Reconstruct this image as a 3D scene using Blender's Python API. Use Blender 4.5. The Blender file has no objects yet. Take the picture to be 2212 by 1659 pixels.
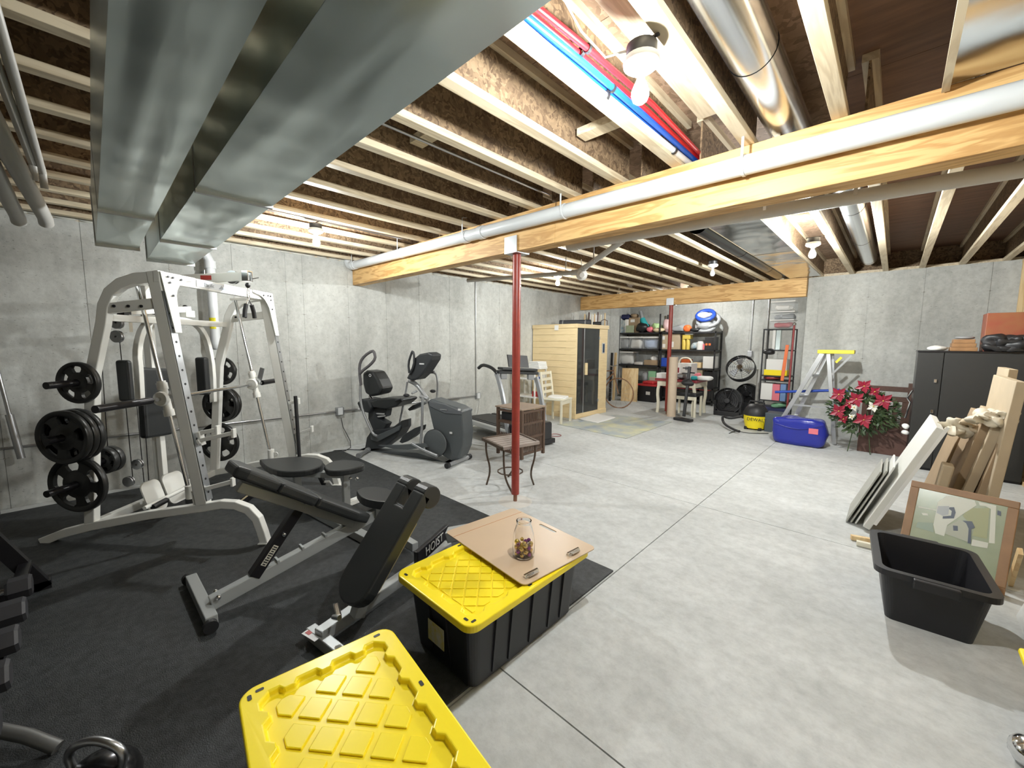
import bpy, bmesh, math, random
from mathutils import Vector as V, Matrix, noise
random.seed(7)
scn = bpy.context.scene
COL = scn.collection
# ------------------------------------------------------------------ camera (2212 x 1659)
FPX, YAW, PITCH, ROLL, CAMH = 863.08, 0.761903, -0.103644, 0.005668, 1.5
_f = V((-math.sin(YAW)*math.cos(PITCH), math.cos(YAW)*math.cos(PITCH), math.sin(PITCH)))
_r = V((math.cos(YAW), math.sin(YAW), 0)); _u = _r.cross(_f)
_r, _u = _r*math.cos(ROLL)+_u*math.sin(ROLL), -_r*math.sin(ROLL)+_u*math.cos(ROLL)
C0 = V((0, 0, CAMH))
cam = bpy.data.cameras.new('camera'); camo = bpy.data.objects.new('camera', cam); COL.objects.link(camo)
cam.sensor_fit = 'HORIZONTAL'; cam.sensor_width = 36; cam.lens = FPX/2212*36; cam.clip_start = .02; cam.clip_end = 60
m = Matrix((( _r.x, _u.x, -_f.x, C0.x), (_r.y, _u.y, -_f.y, C0.y), (_r.z, _u.z, -_f.z, C0.z), (0, 0, 0, 1)))
camo.matrix_world = m; scn.camera = camo
# ------------------------------------------------------------------ world, exposure, lamp power
w = bpy.data.worlds.new('world'); scn.world = w; w.use_nodes = True
w.node_tree.nodes['Background'].inputs[0].default_value = (.02, .02, .02, 1)
w.node_tree.nodes['Background'].inputs[1].default_value = 1
vs = scn.view_settings; vs.view_transform = 'Standard'; vs.look = 'None'; vs.exposure = EXPO = 1.0; vs.gamma = 1; vs.use_curve_mapping = False
scn.cycles.use_light_tree = True; scn.cycles.max_bounces = 12; scn.cycles.transmission_bounces = 12; scn.cycles.diffuse_bounces = 6; scn.cycles.sample_clamp_indirect = 6; scn.cycles.sample_clamp_direct = 0
scn.cycles.use_denoising = True
BULB = 1500.0            # emission strength of the lit bulbs
LAMPK = [.78, .70, .56, 1.7, .62]     # each bulb's strength beside BULB: front, second, third, fourth, storage corner
BULBCOL = (.97, 1.0, .99)
# ------------------------------------------------------------------ measuring: a point of the photograph put on a plane of the room
def ray(px, py): return _f*FPX + _r*(px-1106) - _u*(py-829.5)
def Z(px, py, z=0.): d = ray(px, py); return C0 + d*((z-CAMH)/d.z)
def X(px, py, x): d = ray(px, py); return C0 + d*(x/d.x)
def Y(px, py, y): d = ray(px, py); return C0 + d*(y/d.y)
class Fr:
    def __init__(s, o, ang):
        a = math.radians(ang); s.o = V((o[0], o[1], 0)); s.a = a
        s.u = V((math.cos(a), math.sin(a), 0)); s.v = V((-math.sin(a), math.cos(a), 0)); s.w = V((0, 0, 1))
    def P(s, u, v, z): return s.o + s.u*u + s.v*v + s.w*z
    def loc(s, p): q = p-s.o; return (q.dot(s.u), q.dot(s.v), q.z)
    def onv(s, px, py, v):
        d = ray(px, py); o = s.o+s.v*v; return s.loc(C0+d*((o-C0).dot(s.v)/d.dot(s.v)))
    def onu(s, px, py, u):
        d = ray(px, py); o = s.o+s.u*u; return s.loc(C0+d*((o-C0).dot(s.u)/d.dot(s.u)))
    def onz(s, px, py, z): return s.loc(Z(px, py, z))
WORLD = Fr((0, 0), 0)
# ------------------------------------------------------------------ mesh builder
def prp(d):
    d = d.normalized(); a = V((0, 0, 1)) if abs(d.z) < .9 else V((1, 0, 0))
    x = d.cross(a).normalized(); return x, d.cross(x).normalized()
class MB:
    def __init__(s): s.v = []; s.f = []; s.sm = []
    def add(s, vs, fs, smooth=False):
        n = len(s.v); s.v += [V(p) for p in vs]; s.f += [tuple(i+n for i in f) for f in fs]; s.sm += [smooth]*len(fs); return s
    def obox(s, c, ax, ay, az):      # half-axis vectors
        c = V(c); vs = [c+ax*i+ay*j+az*k for i in (-1, 1) for j in (-1, 1) for k in (-1, 1)]
        return s.add(vs, [(0, 1, 3, 2), (4, 6, 7, 5), (0, 4, 5, 1), (2, 3, 7, 6), (0, 2, 6, 4), (1, 5, 7, 3)])
    def box(s, x0, x1, y0, y1, z0, z1, fr=None):
        fr = fr or WORLD
        return s.obox(fr.P((x0+x1)/2, (y0+y1)/2, (z0+z1)/2), fr.u*(x1-x0)/2, fr.v*(y1-y0)/2, V((0, 0, (z1-z0)/2)))
    def bar(s, a, b, w, h, side=None):      # rectangular bar, w across 'side', h across the third way
        a = V(a); b = V(b); d = b-a; x, y = prp(d)
        if side is not None:
            x = (V(side)-d.normalized()*V(side).dot(d.normalized())).normalized(); y = x.cross(d).normalized()
        return s.obox((a+b)/2, d/2, x*w/2, y*h/2)
    def ring(s, pts, frames, prof, closed=False, smooth=True, cap=True):
        n = len(prof); vs = []
        for p, (x, y) in zip(pts, frames): vs += [p+x*a+y*b for a, b in prof]
        fs = []; m = len(pts)
        for i in range(m if closed else m-1):
            j = (i+1) % m
            for k in range(n): l = (k+1) % n; fs.append((i*n+k, i*n+l, j*n+l, j*n+k))
        s.add(vs, fs, smooth)
        if cap and not closed:
            b = len(s.v)-len(vs); s.f += [tuple(b+k for k in range(n))[::-1], tuple(b+(m-1)*n+k for k in range(n))]; s.sm += [False]*2
        return s
    def tube(s, pts, r, n=8, closed=False, cap=True):
        pts = [V(p) for p in pts]; m = len(pts); fr = []; x = None
        for i in range(m):
            if closed: t = (pts[(i+1) % m]-pts[i-1]).normalized()
            else: t = (pts[min(i+1, m-1)]-pts[max(i-1, 0)]).normalized()
            if x is None: x, y = prp(t)
            else: x = (x-t*x.dot(t)).normalized(); y = t.cross(x)
            fr.append((x, y))
        rr = r if isinstance(r, (list, tuple)) else [r]*m
        n0 = len(s.v)
        s.ring(pts, fr, [(math.cos(2*math.pi*k/n), math.sin(2*math.pi*k/n)) for k in range(n)], closed, True, cap)
        for i in range(m):
            for k in range(n): q = s.v[n0+i*n+k]; s.v[n0+i*n+k] = pts[i]+(q-pts[i])*rr[i]
        return s
    def rtube(s, pts, w, h, side, smooth=False):   # rectangular tube along a bent path lying square to 'side'; w along side, h in plane
        pts = [V(p) for p in pts]; m = len(pts); side = V(side).normalized(); fr = []
        for i in range(m):
            a = (pts[i]-pts[i-1]).normalized() if i else (pts[1]-pts[0]).normalized()
            b = (pts[i+1]-pts[i]).normalized() if i < m-1 else a
            t = (a+b).normalized(); k = 1/max(.4, t.dot(b)); fr.append((side, side.cross(t).normalized()*k))
        return s.ring(pts, fr, [(-w/2, -h/2), (w/2, -h/2), (w/2, h/2), (-w/2, h/2)], False, smooth)
    def lathe(s, o, prof, n=16, ax=None, smooth=True, cap=False):   # prof (r, h) along axis
        o = V(o); ax = V(ax or (0, 0, 1)).normalized(); x, y = prp(ax); vs = []; fs = []
        for r, h in prof: vs += [o+ax*h+x*(r*math.cos(2*math.pi*k/n))+y*(r*math.sin(2*math.pi*k/n)) for k in range(n)]
        for i in range(len(prof)-1):
            for k in range(n): l = (k+1) % n; fs.append((i*n+k, i*n+l, (i+1)*n+l, (i+1)*n+k))
        s.add(vs, fs, smooth)
        if cap:
            b = len(s.v)-len(vs); s.f += [tuple(b+k for k in range(n))[::-1], tuple(b+(len(prof)-1)*n+k for k in range(n))]; s.sm += [False]*2
        return s
    def cyl(s, a, b, r, n=12, r2=None):
        a = V(a); b = V(b); return s.lathe(a, [(r, 0), (r2 or r, (b-a).length)], n, b-a, True, True)
    def prism(s, poly, fr3, d):      # poly (a,b) in frame (origin, ua, ub), extruded by vector d
        o, ua, ub = fr3; vs = [o+ua*a+ub*b for a, b in poly]; n = len(vs); vs += [p+d for p in vs]
        return s.add(vs, [tuple(range(n))[::-1], tuple(range(n, 2*n))]+[(i, (i+1) % n, (i+1) % n+n, i+n) for i in range(n)])
    def ell(s, c, r, n=12, m=8, fr=None, e=1.0):
        c = V(c); fr = fr or WORLD; rx, ry, rz = r if isinstance(r, (list, tuple)) else (r, r, r)
        sg = lambda t: math.copysign(abs(t)**e, t)
        vs = []; fs = []
        for i in range(m+1):
            a = math.pi*i/m
            for k in range(n):
                b = 2*math.pi*k/n; vs.append(c+fr.u*rx*sg(math.sin(a))*sg(math.cos(b))+fr.v*ry*sg(math.sin(a))*sg(math.sin(b))+V((0, 0, rz*sg(math.cos(a)))))
        for i in range(m):
            for k in range(n): l = (k+1) % n; fs.append((i*n+k, (i+1)*n+k, (i+1)*n+l, i*n+l))
        return s.add(vs, fs, True)
    def blob(s, c, r, amp=.25, fq=3., seed=0, n=16, m=10, fr=None, e=1.0, flat=None):
        n0 = len(s.v); s.ell(c, r, n, m, fr, e); c = V(c)
        for i in range(n0, len(s.v)):
            q = s.v[i]; k = noise.noise(V((q.x*fq+seed, q.y*fq, q.z*fq))); s.v[i] = c+(q-c)*(1+amp*k)
            if flat is not None and s.v[i].z < flat: s.v[i].z = flat
        return s
    def quad(s, a, b, c, d): return s.add([a, b, c, d], [(0, 1, 2, 3)])
    def build(s, name, mat, parent=None, bevel=0, seg=2, loc=None):
        me = bpy.data.meshes.new(name)
        if parent is not None: o0 = parent['_o']; o0 = V(o0)
        elif loc is not None: o0 = V(loc)
        else:
            xs = [p.x for p in s.v]; ys = [p.y for p in s.v]; zs = [p.z for p in s.v]
            o0 = V(((min(xs)+max(xs))/2, (min(ys)+max(ys))/2, min(zs)))
        me.from_pydata([p-o0 for p in s.v], [], s.f)
        me.polygons.foreach_set('use_smooth', s.sm)
        me.validate(); me.update()
        bm = bmesh.new(); bm.from_mesh(me); bmesh.ops.remove_doubles(bm, verts=bm.verts, dist=1e-5); bmesh.ops.recalc_face_normals(bm, faces=bm.faces)
        for e in bm.edges:
            lf_ = e.link_faces
            if len(lf_) == 2 and (lf_[0].smooth != lf_[1].smooth or lf_[0].normal.angle(lf_[1].normal, 0) > .9): e.smooth = False
        bm.to_mesh(me); bm.free()
        if mat is not None: me.materials.append(mat)
        o = bpy.data.objects.new(name, me); COL.objects.link(o); o['_o'] = tuple(o0)
        if parent is not None: o.parent = parent
        else: o.location = o0
        if bevel:
            b = o.modifiers.new('bevel', 'BEVEL'); b.width = bevel; b.segments = seg; b.limit_method = 'ANGLE'; b.angle_limit = math.radians(40)
        return o
def thing(name, label, cat, loc, group=None, kind=None):
    o = bpy.data.objects.new(name, None); COL.objects.link(o); o.location = loc; o['_o'] = tuple(loc); o.empty_display_size = .1
    return tag(o, label, cat, group, kind)
def tag(o, label=None, cat=None, group=None, kind=None):
    if label: o['label'] = label
    if cat: o['category'] = cat
    if group: o['group'] = group
    if kind: o['kind'] = kind
    return o
def struct(o): o['kind'] = 'structure'; return o
def children(o): return [c for c in bpy.data.objects if c.parent == o]
def dup(root, loc, label=None, group=None, rz=0):
    def cp(o, par):
        c = o.copy(); COL.objects.link(c); c.parent = par
        for ch in list(o.children): cp(ch, c)
        return c
    r = cp(root, None); r.location = loc; r.rotation_euler = (0, 0, root.rotation_euler.z+rz)
    return tag(r, label, None, group)
# ------------------------------------------------------------------ materials
MATS = {}
def mat(name, col, rough=.6, metal=0., var=0., vs=8., col2=None, bump=0., bs=60., stretch=None, emit=0., alpha=1., trans=0., spec=.5, coat=0., detail=3.):
    if name in MATS: return MATS[name]
    m = bpy.data.materials.new(name); MATS[name] = m; m.use_nodes = True; nt = m.node_tree; N = nt.nodes; L = nt.links
    b = N['Principled BSDF']; c4 = (*col, 1)
    b.inputs['Base Color'].default_value = c4; b.inputs['Roughness'].default_value = rough; b.inputs['Metallic'].default_value = metal
    b.inputs['Specular IOR Level'].default_value = spec; b.inputs['Alpha'].default_value = alpha; b.inputs['Transmission Weight'].default_value = trans
    b.inputs['Coat Weight'].default_value = coat
    if emit: b.inputs['Emission Color'].default_value = c4; b.inputs['Emission Strength'].default_value = emit
    if var or bump:
        tc = N.new('ShaderNodeTexCoord'); mp = N.new('ShaderNodeMapping'); L.new(tc.outputs['Object'], mp.inputs[0])
        if stretch: mp.inputs['Scale'].default_value = stretch
    if var or col2:
        nz = N.new('ShaderNodeTexNoise'); nz.inputs['Scale'].default_value = vs; nz.inputs['Detail'].default_value = detail; nz.inputs['Roughness'].default_value = .6
        L.new(mp.outputs[0], nz.inputs['Vector'])
        r = N.new('ShaderNodeValToRGB'); r.color_ramp.elements[0].position = .3; r.color_ramp.elements[1].position = .7
        c2 = col2 or tuple(max(0, x*(1-var)) for x in col); r.color_ramp.elements[0].color = (*c2, 1); r.color_ramp.elements[1].color = c4
        L.new(nz.outputs[0], r.inputs[0]); L.new(r.outputs[0], b.inputs['Base Color'])
    if bump:
        n2 = N.new('ShaderNodeTexNoise'); n2.inputs['Scale'].default_value = bs; n2.inputs['Detail'].default_value = 4; L.new(mp.outputs[0], n2.inputs['Vector'])
        bp = N.new('ShaderNodeBump'); bp.inputs['Strength'].default_value = bump; bp.inputs['Distance'].default_value = .01; L.new(n2.outputs[0], bp.inputs['Height']); L.new(bp.outputs[0], b.inputs['Normal'])
    return m
def concrete(name, a, b, dark, streak):
    m = bpy.data.materials.new(name); MATS[name] = m; m.use_nodes = True; nt = m.node_tree; N = nt.nodes; L = nt.links; B = N['Principled BSDF']
    geo = N.new('ShaderNodeNewGeometry')
    def nz(sc, det, stretch=(1, 1, 1), ro=.6):
        mp = N.new('ShaderNodeMapping'); mp.inputs['Scale'].default_value = stretch; L.new(geo.outputs['Position'], mp.inputs[0])
        n = N.new('ShaderNodeTexNoise'); n.inputs['Scale'].default_value = sc; n.inputs['Detail'].default_value = det; n.inputs['Roughness'].default_value = ro; L.new(mp.outputs[0], n.inputs['Vector']); return n
    def ramp(src, p0, c0, p1, c1):
        r = N.new('ShaderNodeValToRGB'); e = r.color_ramp.elements; e[0].position = p0; e[1].position = p1; e[0].color = (*c0, 1); e[1].color = (*c1, 1); L.new(src, r.inputs[0]); return r
    def mul(x, y, f=1.):
        q = N.new('ShaderNodeMix'); q.data_type = 'RGBA'; q.blend_type = 'MULTIPLY'; q.inputs[0].default_value = f; L.new(x, q.inputs[6]); L.new(y, q.inputs[7]); return q.outputs[2]
    base = ramp(nz(1.3, 8, streak).outputs[0], .35, a, .68, b).outputs[0]
    fine = ramp(nz(14, 6, (1, 1, 1), .7).outputs[0], .3, (.80, .80, .80), .6, (1, 1, 1)).outputs[0]
    pits = ramp(nz(38, 2, (1, 1, 2.2), .5).outputs[0], .27, dark, .33, (1, 1, 1)).outputs[0]
    c = mul(mul(base, fine), pits); L.new(c, B.inputs['Base Color']); B.inputs['Roughness'].default_value = .82; B.inputs['Specular IOR Level'].default_value = .3
    bp = N.new('ShaderNodeBump'); bp.inputs['Strength'].default_value = .25; bp.inputs['Distance'].default_value = .01; L.new(nz(22, 6).outputs[0], bp.inputs['Height']); L.new(bp.outputs[0], B.inputs['Normal'])
    return m
M_WALL = concrete('wall_concrete', (.43, .435, .41), (.62, .63, .60), (.62, .62, .6), (1.6, 1.6, .45))
M_FLOOR = concrete('floor_concrete', (.50, .515, .51), (.63, .645, .64), (.93, .93, .93), (.8, 1.6, 1))
def osb(name, a, b, sc=22.):
    m = bpy.data.materials.new(name); MATS[name] = m; m.use_nodes = True; nt = m.node_tree; N = nt.nodes; L = nt.links; B = N['Principled BSDF']
    tc = N.new('ShaderNodeTexCoord'); nz = N.new('ShaderNodeTexNoise'); nz.inputs['Scale'].default_value = 9; nz.inputs['Detail'].default_value = 3
    L.new(tc.outputs['Object'], nz.inputs['Vector'])
    mx = N.new('ShaderNodeMix'); mx.data_type = 'VECTOR'; mx.inputs[0].default_value = .16; L.new(tc.outputs['Object'], mx.inputs[4]); L.new(nz.outputs['Color'], mx.inputs[5])
    vo = N.new('ShaderNodeTexVoronoi'); vo.inputs['Scale'].default_value = sc; L.new(mx.outputs[1], vo.inputs['Vector'])
    n2 = N.new('ShaderNodeTexNoise'); n2.inputs['Scale'].default_value = 2.5; n2.inputs['Detail'].default_value = 6; L.new(tc.outputs['Object'], n2.inputs['Vector'])
    ad = N.new('ShaderNodeMath'); ad.operation = 'MULTIPLY'; L.new(vo.outputs['Color'], ad.inputs[0]); L.new(n2.outputs[0], ad.inputs[1])
    r = N.new('ShaderNodeValToRGB'); e = r.color_ramp.elements; e[0].position = .08; e[1].position = .5; e[0].color = (*a, 1); e[1].color = (*b, 1); L.new(ad.outputs[0], r.inputs[0]); L.new(r.outputs[0], B.inputs['Base Color'])
    B.inputs['Roughness'].default_value = .75; return m
M_WEB = osb('oriented_strand_board', (.12, .075, .042), (.36, .25, .145), 60)
M_SUB = osb('subfloor_board', (.20, .13, .08), (.40, .27, .18), 34)
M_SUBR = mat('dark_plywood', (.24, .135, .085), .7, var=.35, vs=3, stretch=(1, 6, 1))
def lumber(name, a, b, scale=(1.5, 14, 14)):
    m = bpy.data.materials.new(name); MATS[name] = m; m.use_nodes = True; nt = m.node_tree; N = nt.nodes; L = nt.links; B = N['Principled BSDF']
    tc = N.new('ShaderNodeTexCoord'); mp = N.new('ShaderNodeMapping'); mp.inputs['Scale'].default_value = scale; L.new(tc.outputs['Object'], mp.inputs[0])
    nz = N.new('ShaderNodeTexNoise'); nz.inputs['Scale'].default_value = 1.6; nz.inputs['Detail'].default_value = 5; nz.inputs['Distortion'].default_value = .8; L.new(mp.outputs[0], nz.inputs['Vector'])
    wv = N.new('ShaderNodeMath'); wv.operation = 'MULTIPLY'; wv.inputs[1].default_value = 26; L.new(nz.outputs[0], wv.inputs[0])
    sn = N.new('ShaderNodeMath'); sn.operation = 'SINE'; L.new(wv.outputs[0], sn.inputs[0])
    r = N.new('ShaderNodeValToRGB'); e = r.color_ramp.elements; e[0].position = 0; e[1].position = .8; e[0].color = (*a, 1); e[1].color = (*b, 1)
    mr = N.new('ShaderNodeMapRange'); mr.inputs[1].default_value = -1; L.new(sn.outputs[0], mr.inputs[0]); L.new(mr.outputs[0], r.inputs[0]); L.new(r.outputs[0], B.inputs['Base Color'])
    B.inputs['Roughness'].default_value = .55; return m
M_LVL = lumber('laminated_beam_wood', (.52, .29, .10), (.72, .46, .19), (1.0, 5, 9))
M_FLANGE = lumber('pale_joist_lumber', (.56, .46, .31), (.70, .60, .43), (9, .7, 9))
M_PLANK = lumber('pine_board', (.66, .45, .22), (.78, .6, .34), (6, 6, .8))
M_SAUNA = lumber('hemlock_panel', (.74, .58, .33), (.79, .63, .37), (1.0, 1.0, 10))
def galv(name, col, rough, metal=1.):
    m = bpy.data.materials.new(name); MATS[name] = m; m.use_nodes = True; nt = m.node_tree; N = nt.nodes; L = nt.links; B = N['Principled BSDF']
    tc = N.new('ShaderNodeTexCoord'); vo = N.new('ShaderNodeTexVoronoi'); vo.inputs['Scale'].default_value = 30; L.new(tc.outputs['Object'], vo.inputs['Vector'])
    r = N.new('ShaderNodeMapRange'); r.inputs[3].default_value = rough*.93; r.inputs[4].default_value = rough*1.07; L.new(vo.outputs['Color'], r.inputs[0]); L.new(r.outputs[0], B.inputs['Roughness'])
    nz = N.new('ShaderNodeTexNoise'); nz.inputs['Scale'].default_value = 1.6; nz.inputs['Detail'].default_value = 2.0; L.new(tc.outputs['Object'], nz.inputs['Vector'])
    bp = N.new('ShaderNodeBump'); bp.inputs['Strength'].default_value = .45; bp.inputs['Distance'].default_value = .07; L.new(nz.outputs[0], bp.inputs['Height']); L.new(bp.outputs[0], B.inputs['Normal'])
    B.inputs['Base Color'].default_value = (*col, 1); B.inputs['Metallic'].default_value = metal; return m
M_GALV = galv('galvanised_sheet', (.68, .77, .77), .30)
M_GALVS = galv('galvanised_strap', (.48, .5, .52), .38)
M_PVC = mat('white_pvc', (.66, .68, .69), .3, var=.05, vs=3)
M_PVCG = mat('grey_white_pvc', (.55, .54, .51), .4, var=.08, vs=3)
M_WHITE = mat('white_paint_metal', (.80, .80, .76), .3, coat=.3)
M_CHROME = mat('chrome', (.75, .76, .78), .12, 1.)
M_STEEL = mat('brushed_steel', (.5, .51, .53), .3, 1.)
M_GREYM = mat('silver_grey_paint', (.42, .44, .44), .35, .3)
M_BLACK = mat('black_plastic', (.018, .018, .02), .45)
M_BLACKM = mat('black_metal', (.015, .014, .016), .3, .2)
M_RUB = mat('rubber_mat', (.052, .056, .058), .62, col2=(.018, .020, .022), var=.1, vs=28, bump=.5, bs=200, detail=9.)
M_VINYL = mat('black_vinyl', (.022, .024, .025), .38, bump=.12, bs=300)
M_PLATE = mat('dark_iron_plate', (.035, .035, .034), .35, .4)
M_RED = mat('red_oxide_paint', (.33, .045, .03), .35, col2=(.25, .035, .025), var=.2, vs=14)
M_YEL = mat('yellow_plastic', (.95, .76, .02), .30, spec=.5)
def shade(o): return o
# ================================================================== THE SETTING
WX, NX, BY, RY, RX, TOP = -5.6, -1.13, 10.79, 8.35, 1.10, 2.6      # left wall, nook corner, back wall, right-hand wall, stud wall, wall top
SUB = 2.9
fl = MB().box(WX, RX+.3, -3, BY, -.2, -.012).build('floor', M_FLOOR, loc=(0, 0, 0)); struct(fl)
xs = [WX, -1.22, RX+.3]; ys = [-3, 1.2, 3.8, 6.4, 9.0, BY]
for i in range(2):
    for j in range(5):
        MB().box(xs[i]+.0035, xs[i+1]-.0035, ys[j]+.0035, ys[j+1]-.0035, -.012, 0).build('slab', M_FLOOR, fl)
def panel_wall(name, axis, at, thick, a0, a1, seams, z0=0, z1=TOP):
    # a poured wall: narrow form panels with hairline joints, backed by the mass of the wall
    mk = lambda p0, p1, q0, q1, za, zb: (MB().box(q0, q1, p0, p1, za, zb) if axis == 'x' else MB().box(p0, p1, q0, q1, za, zb))
    sg = 1 if thick > 0 else -1
    w_ = mk(a0, a1, *sorted((at+sg*.006, at+thick)), z0, z1).build(name, M_WALL, loc=(0, 0, 0)); struct(w_)
    s = [a0]+[q for q in seams if a0 < q < a1]+[a1]
    for p, q in zip(s, s[1:]):
        k = random.uniform(0, .003)
        mk(p+.0015, q-.0015, *sorted((at-sg*k, at+sg*.01)), z0, z1).build('concrete_panel', M_WALL, w_)
    t = MB()
    for q in s[1:-1]:
        for z in (.45, .85, 1.26, 1.83, 2.24):
            c = V((at-sg*.001, q, z+random.uniform(-.02, .02))) if axis == 'x' else V((q, at-sg*.001, z+random.uniform(-.02, .02)))
            n_ = V((1, 0, 0)) if axis == 'x' else V((0, 1, 0)); t.lathe(c-n_*.002, [(0, 0), (.010, .0), (.008, .005), (0, .005)], 6, n_)
            d_ = V((0, .026, 0)) if axis == 'x' else V((.026, 0, 0)); t.bar(c-d_, c+d_, .004, .004)
    o = t.build('form_tie', mat('tie_rust', (.33, .32, .29), .8), w_); o['kind'] = 'stuff'
    return w_
wl = panel_wall('wall_left', 'x', WX, -.25, -3, BY, [-2.4, -1.8, -1.2, -.6, 0, .62, 1.18, 1.74, 1.94, 2.53, 3.11, 3.69, 4.3, 4.89, 5.5, 6.1, 6.7, 7.3, 7.9, 8.5, 9.1, 9.7, 10.3])
panel_wall('wall_back', 'y', BY, .25, WX, NX+.25, [-5.05, -4.4, -3.74, -3.14, -2.53, -1.93])
panel_wall('wall_right_front', 'y', RY, .25, NX, RX+.3, [-.97, -.36, .24, .86])
struct(MB().box(NX, NX+.25, RY+.25, BY, 0, TOP).build('wall_nook', M_WALL))
struct(MB().box(WX-.25, RX+.3, -3.25, -3, 0, SUB).build('wall_rear', mat('rear_wall_paint', (.45, .45, .42), .8, var=.1)))
# wooden stud wall on the right
wr = MB().box(RX+.09, RX+.11, -3, RY, 0, TOP).build('wall_right', mat('stud_wall_back', (.5, .46, .38), .8, var=.15), loc=(RX, 0, 0)); struct(wr)
for k in range(28):
    y = RY-.045-k*.406
    MB().box(RX, RX+.09, y-.019, y+.019, .04, TOP-.04).build('stud', M_PLANK, wr)
MB().box(RX, RX+.09, -3, RY, 0, .04).build('bottom_plate', M_PLANK, wr)
MB().box(RX, RX+.09, -3, RY, TOP-.04, TOP).build('top_plate', M_PLANK, wr)
# sill plates and foam on top of the concrete
for n_, b in (('trim_1', (WX-.2, WX-.02, -3, BY, TOP, TOP+.04)), ('trim_2', (NX, RX+.3, RY+.02, RY+.2, TOP, TOP+.04)), ('trim_3', (WX, NX, BY+.02, BY+.2, TOP, TOP+.04))):
    struct(MB().box(*b).build(n_, M_FLANGE))
sf = MB(); 
for k in range(90):
    y = -3+k*.153; sf.blob(V((WX-.01, y, TOP+.02)), (.02, .09, .022), .5, 9, k, 8, 5)
o = sf.build('sill_foam', mat('sill_foam', (.66, .66, .6), .9), wl); o['kind'] = 'stuff'
struct(MB().box(WX-.06, WX-.02, -3, BY, TOP+.04, SUB).build('trim_4', M_WEB))
struct(MB().box(NX, RX+.3, RY+.16, RY+.2, TOP+.04, SUB).build('trim_5', M_WEB))
struct(MB().box(WX, NX, BY+.1, BY+.14, TOP+.04, SUB).build('trim_6', M_WEB))
# ceiling: boards on I-joists
ce = MB().box(WX-.25, RX+.3, -3.25, BY+.25, SUB+.02, SUB+.06).build('ceiling', M_SUB, loc=(0, 0, SUB)); struct(ce)
yy = [-3.25, -2, -.8, .42, 1.64, 2.86, 4.08, 5.3, 6.52, 7.74, 8.96, BY+.25]
for a, b in zip(yy, yy[1:]):
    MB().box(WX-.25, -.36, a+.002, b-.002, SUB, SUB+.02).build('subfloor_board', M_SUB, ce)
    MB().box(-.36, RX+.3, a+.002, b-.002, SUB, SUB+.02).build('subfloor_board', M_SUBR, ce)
BEAM1 = (2.60, 2.74); BB = 2.29
def joist(x, y0, y1):
    o = MB().box(x-.032, x+.032, y0, y1, TOP, TOP+.038).build('joist', M_FLANGE, ce, bevel=.002, seg=1)
    MB().box(x-.005, x+.005, y0, y1, TOP+.038, SUB-.038).build('web', M_WEB, o)
    MB().box(x-.032, x+.032, y0, y1, SUB-.038, SUB).build('top_flange', M_FLANGE, o)
NEARX = [.115-.396*k for k in range(-2, 15)]; FARX = [.195-.386*k for k in range(-2, 15)]
for x in NEARX:
    if x > WX+.03: joist(x, -3, 2.73)
for x in FARX:
    if x > WX+.03: joist(x, 2.69, 8.40 if x < NX else RY+.2)
for x in [WX+.2+.39*k for k in range(12)]: joist(x, 8.3, BY+.1)
# solid blocking between joists (short lumber pieces seen from below)
def blocking(px, py, k, ww=.09, far=False):
    p = Z(px, py, TOP+.05); XS = FARX if far else NEARX
    x0, x1 = XS[k+1], XS[k]
    MB().box(x0+.034, x1-.034, p.y-ww/2, p.y+ww/2, TOP+.1, TOP+.14).build('blocking', M_FLANGE, ce)
kk = lambda px, py: next(i for i in range(len(NEARX)-1) if NEARX[i+1] < Z(px, py, TOP+.08).x <= NEARX[i])
for p in ((1290, 305), (920, 322)): blocking(*p, kk(*p))
# ---------------------------------------------------------------- beams
def beam(y0, y1, x0, x1, z0, z1, cut, label, post):
    t = thing('support_beam', label, 'beam', ((x0+x1)/2, (y0+y1)/2, z0))
    for a, b in zip([x0]+cut, cut+[x1]):
        MB().box(a+.001, b-.001, y0, (y0+y1)/2-.0005, z0, z1).build('ply', M_LVL, t, bevel=.003)
        MB().box(a+.001, b-.001, (y0+y1)/2+.0005, y1, z0, z1).build('ply', M_LVL, t, bevel=.003)
    return t
beam(*BEAM1, WX+.01, RX-.005, BB, TOP-.001, [-2.02], 'long golden laminated wood beam across the ceiling above the front red post', 'b')
B2 = (8.24, 8.38)
beam(*B2, WX+.01, NX-.005, BB, TOP-.001, [-4.55], 'shorter laminated wood beam over the far storage corner, on the rear red post', 'b')
def post(name, label, x, y, top, r=.037):
    t = thing(name, label, 'post', (x, y, 0))
    MB().lathe((x, y, .075), [(r, 0), (r, top-.075-.012)], 24, cap=True).build('column', M_RED, t)
    MB().lathe((x, y, 0), [(.018, 0), (.018, .075)], 12, cap=True).build('screw_jack', mat('rusty_screw', (.28, .14, .09), .6, .5), t)
    p = MB().box(x-.075, x+.075, y-.078, y+.078, top-.012, top-.001); p.box(x-.075, x+.075, y-.082, y-.0765, top-.012, top+.13); p.box(x-.075, x+.075, y+.0765, y+.082, top-.012, top+.13)
    p.build('cap_plate', M_GALVS, t)
    MB().lathe((x, y, 0), [(.16, 0), (.11, .004), (.0, .006)], 20).build('grout_patch', mat('grout', (.62, .6, .56), .9, var=.1), t)
    return t
post('steel_post', 'front dark red steel post holding the long beam', -2.497, 2.67, BB)
post('steel_post', 'rear dark red steel post below the shorter beam, by the dining table', -3.40, 8.31, BB, .04)
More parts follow.
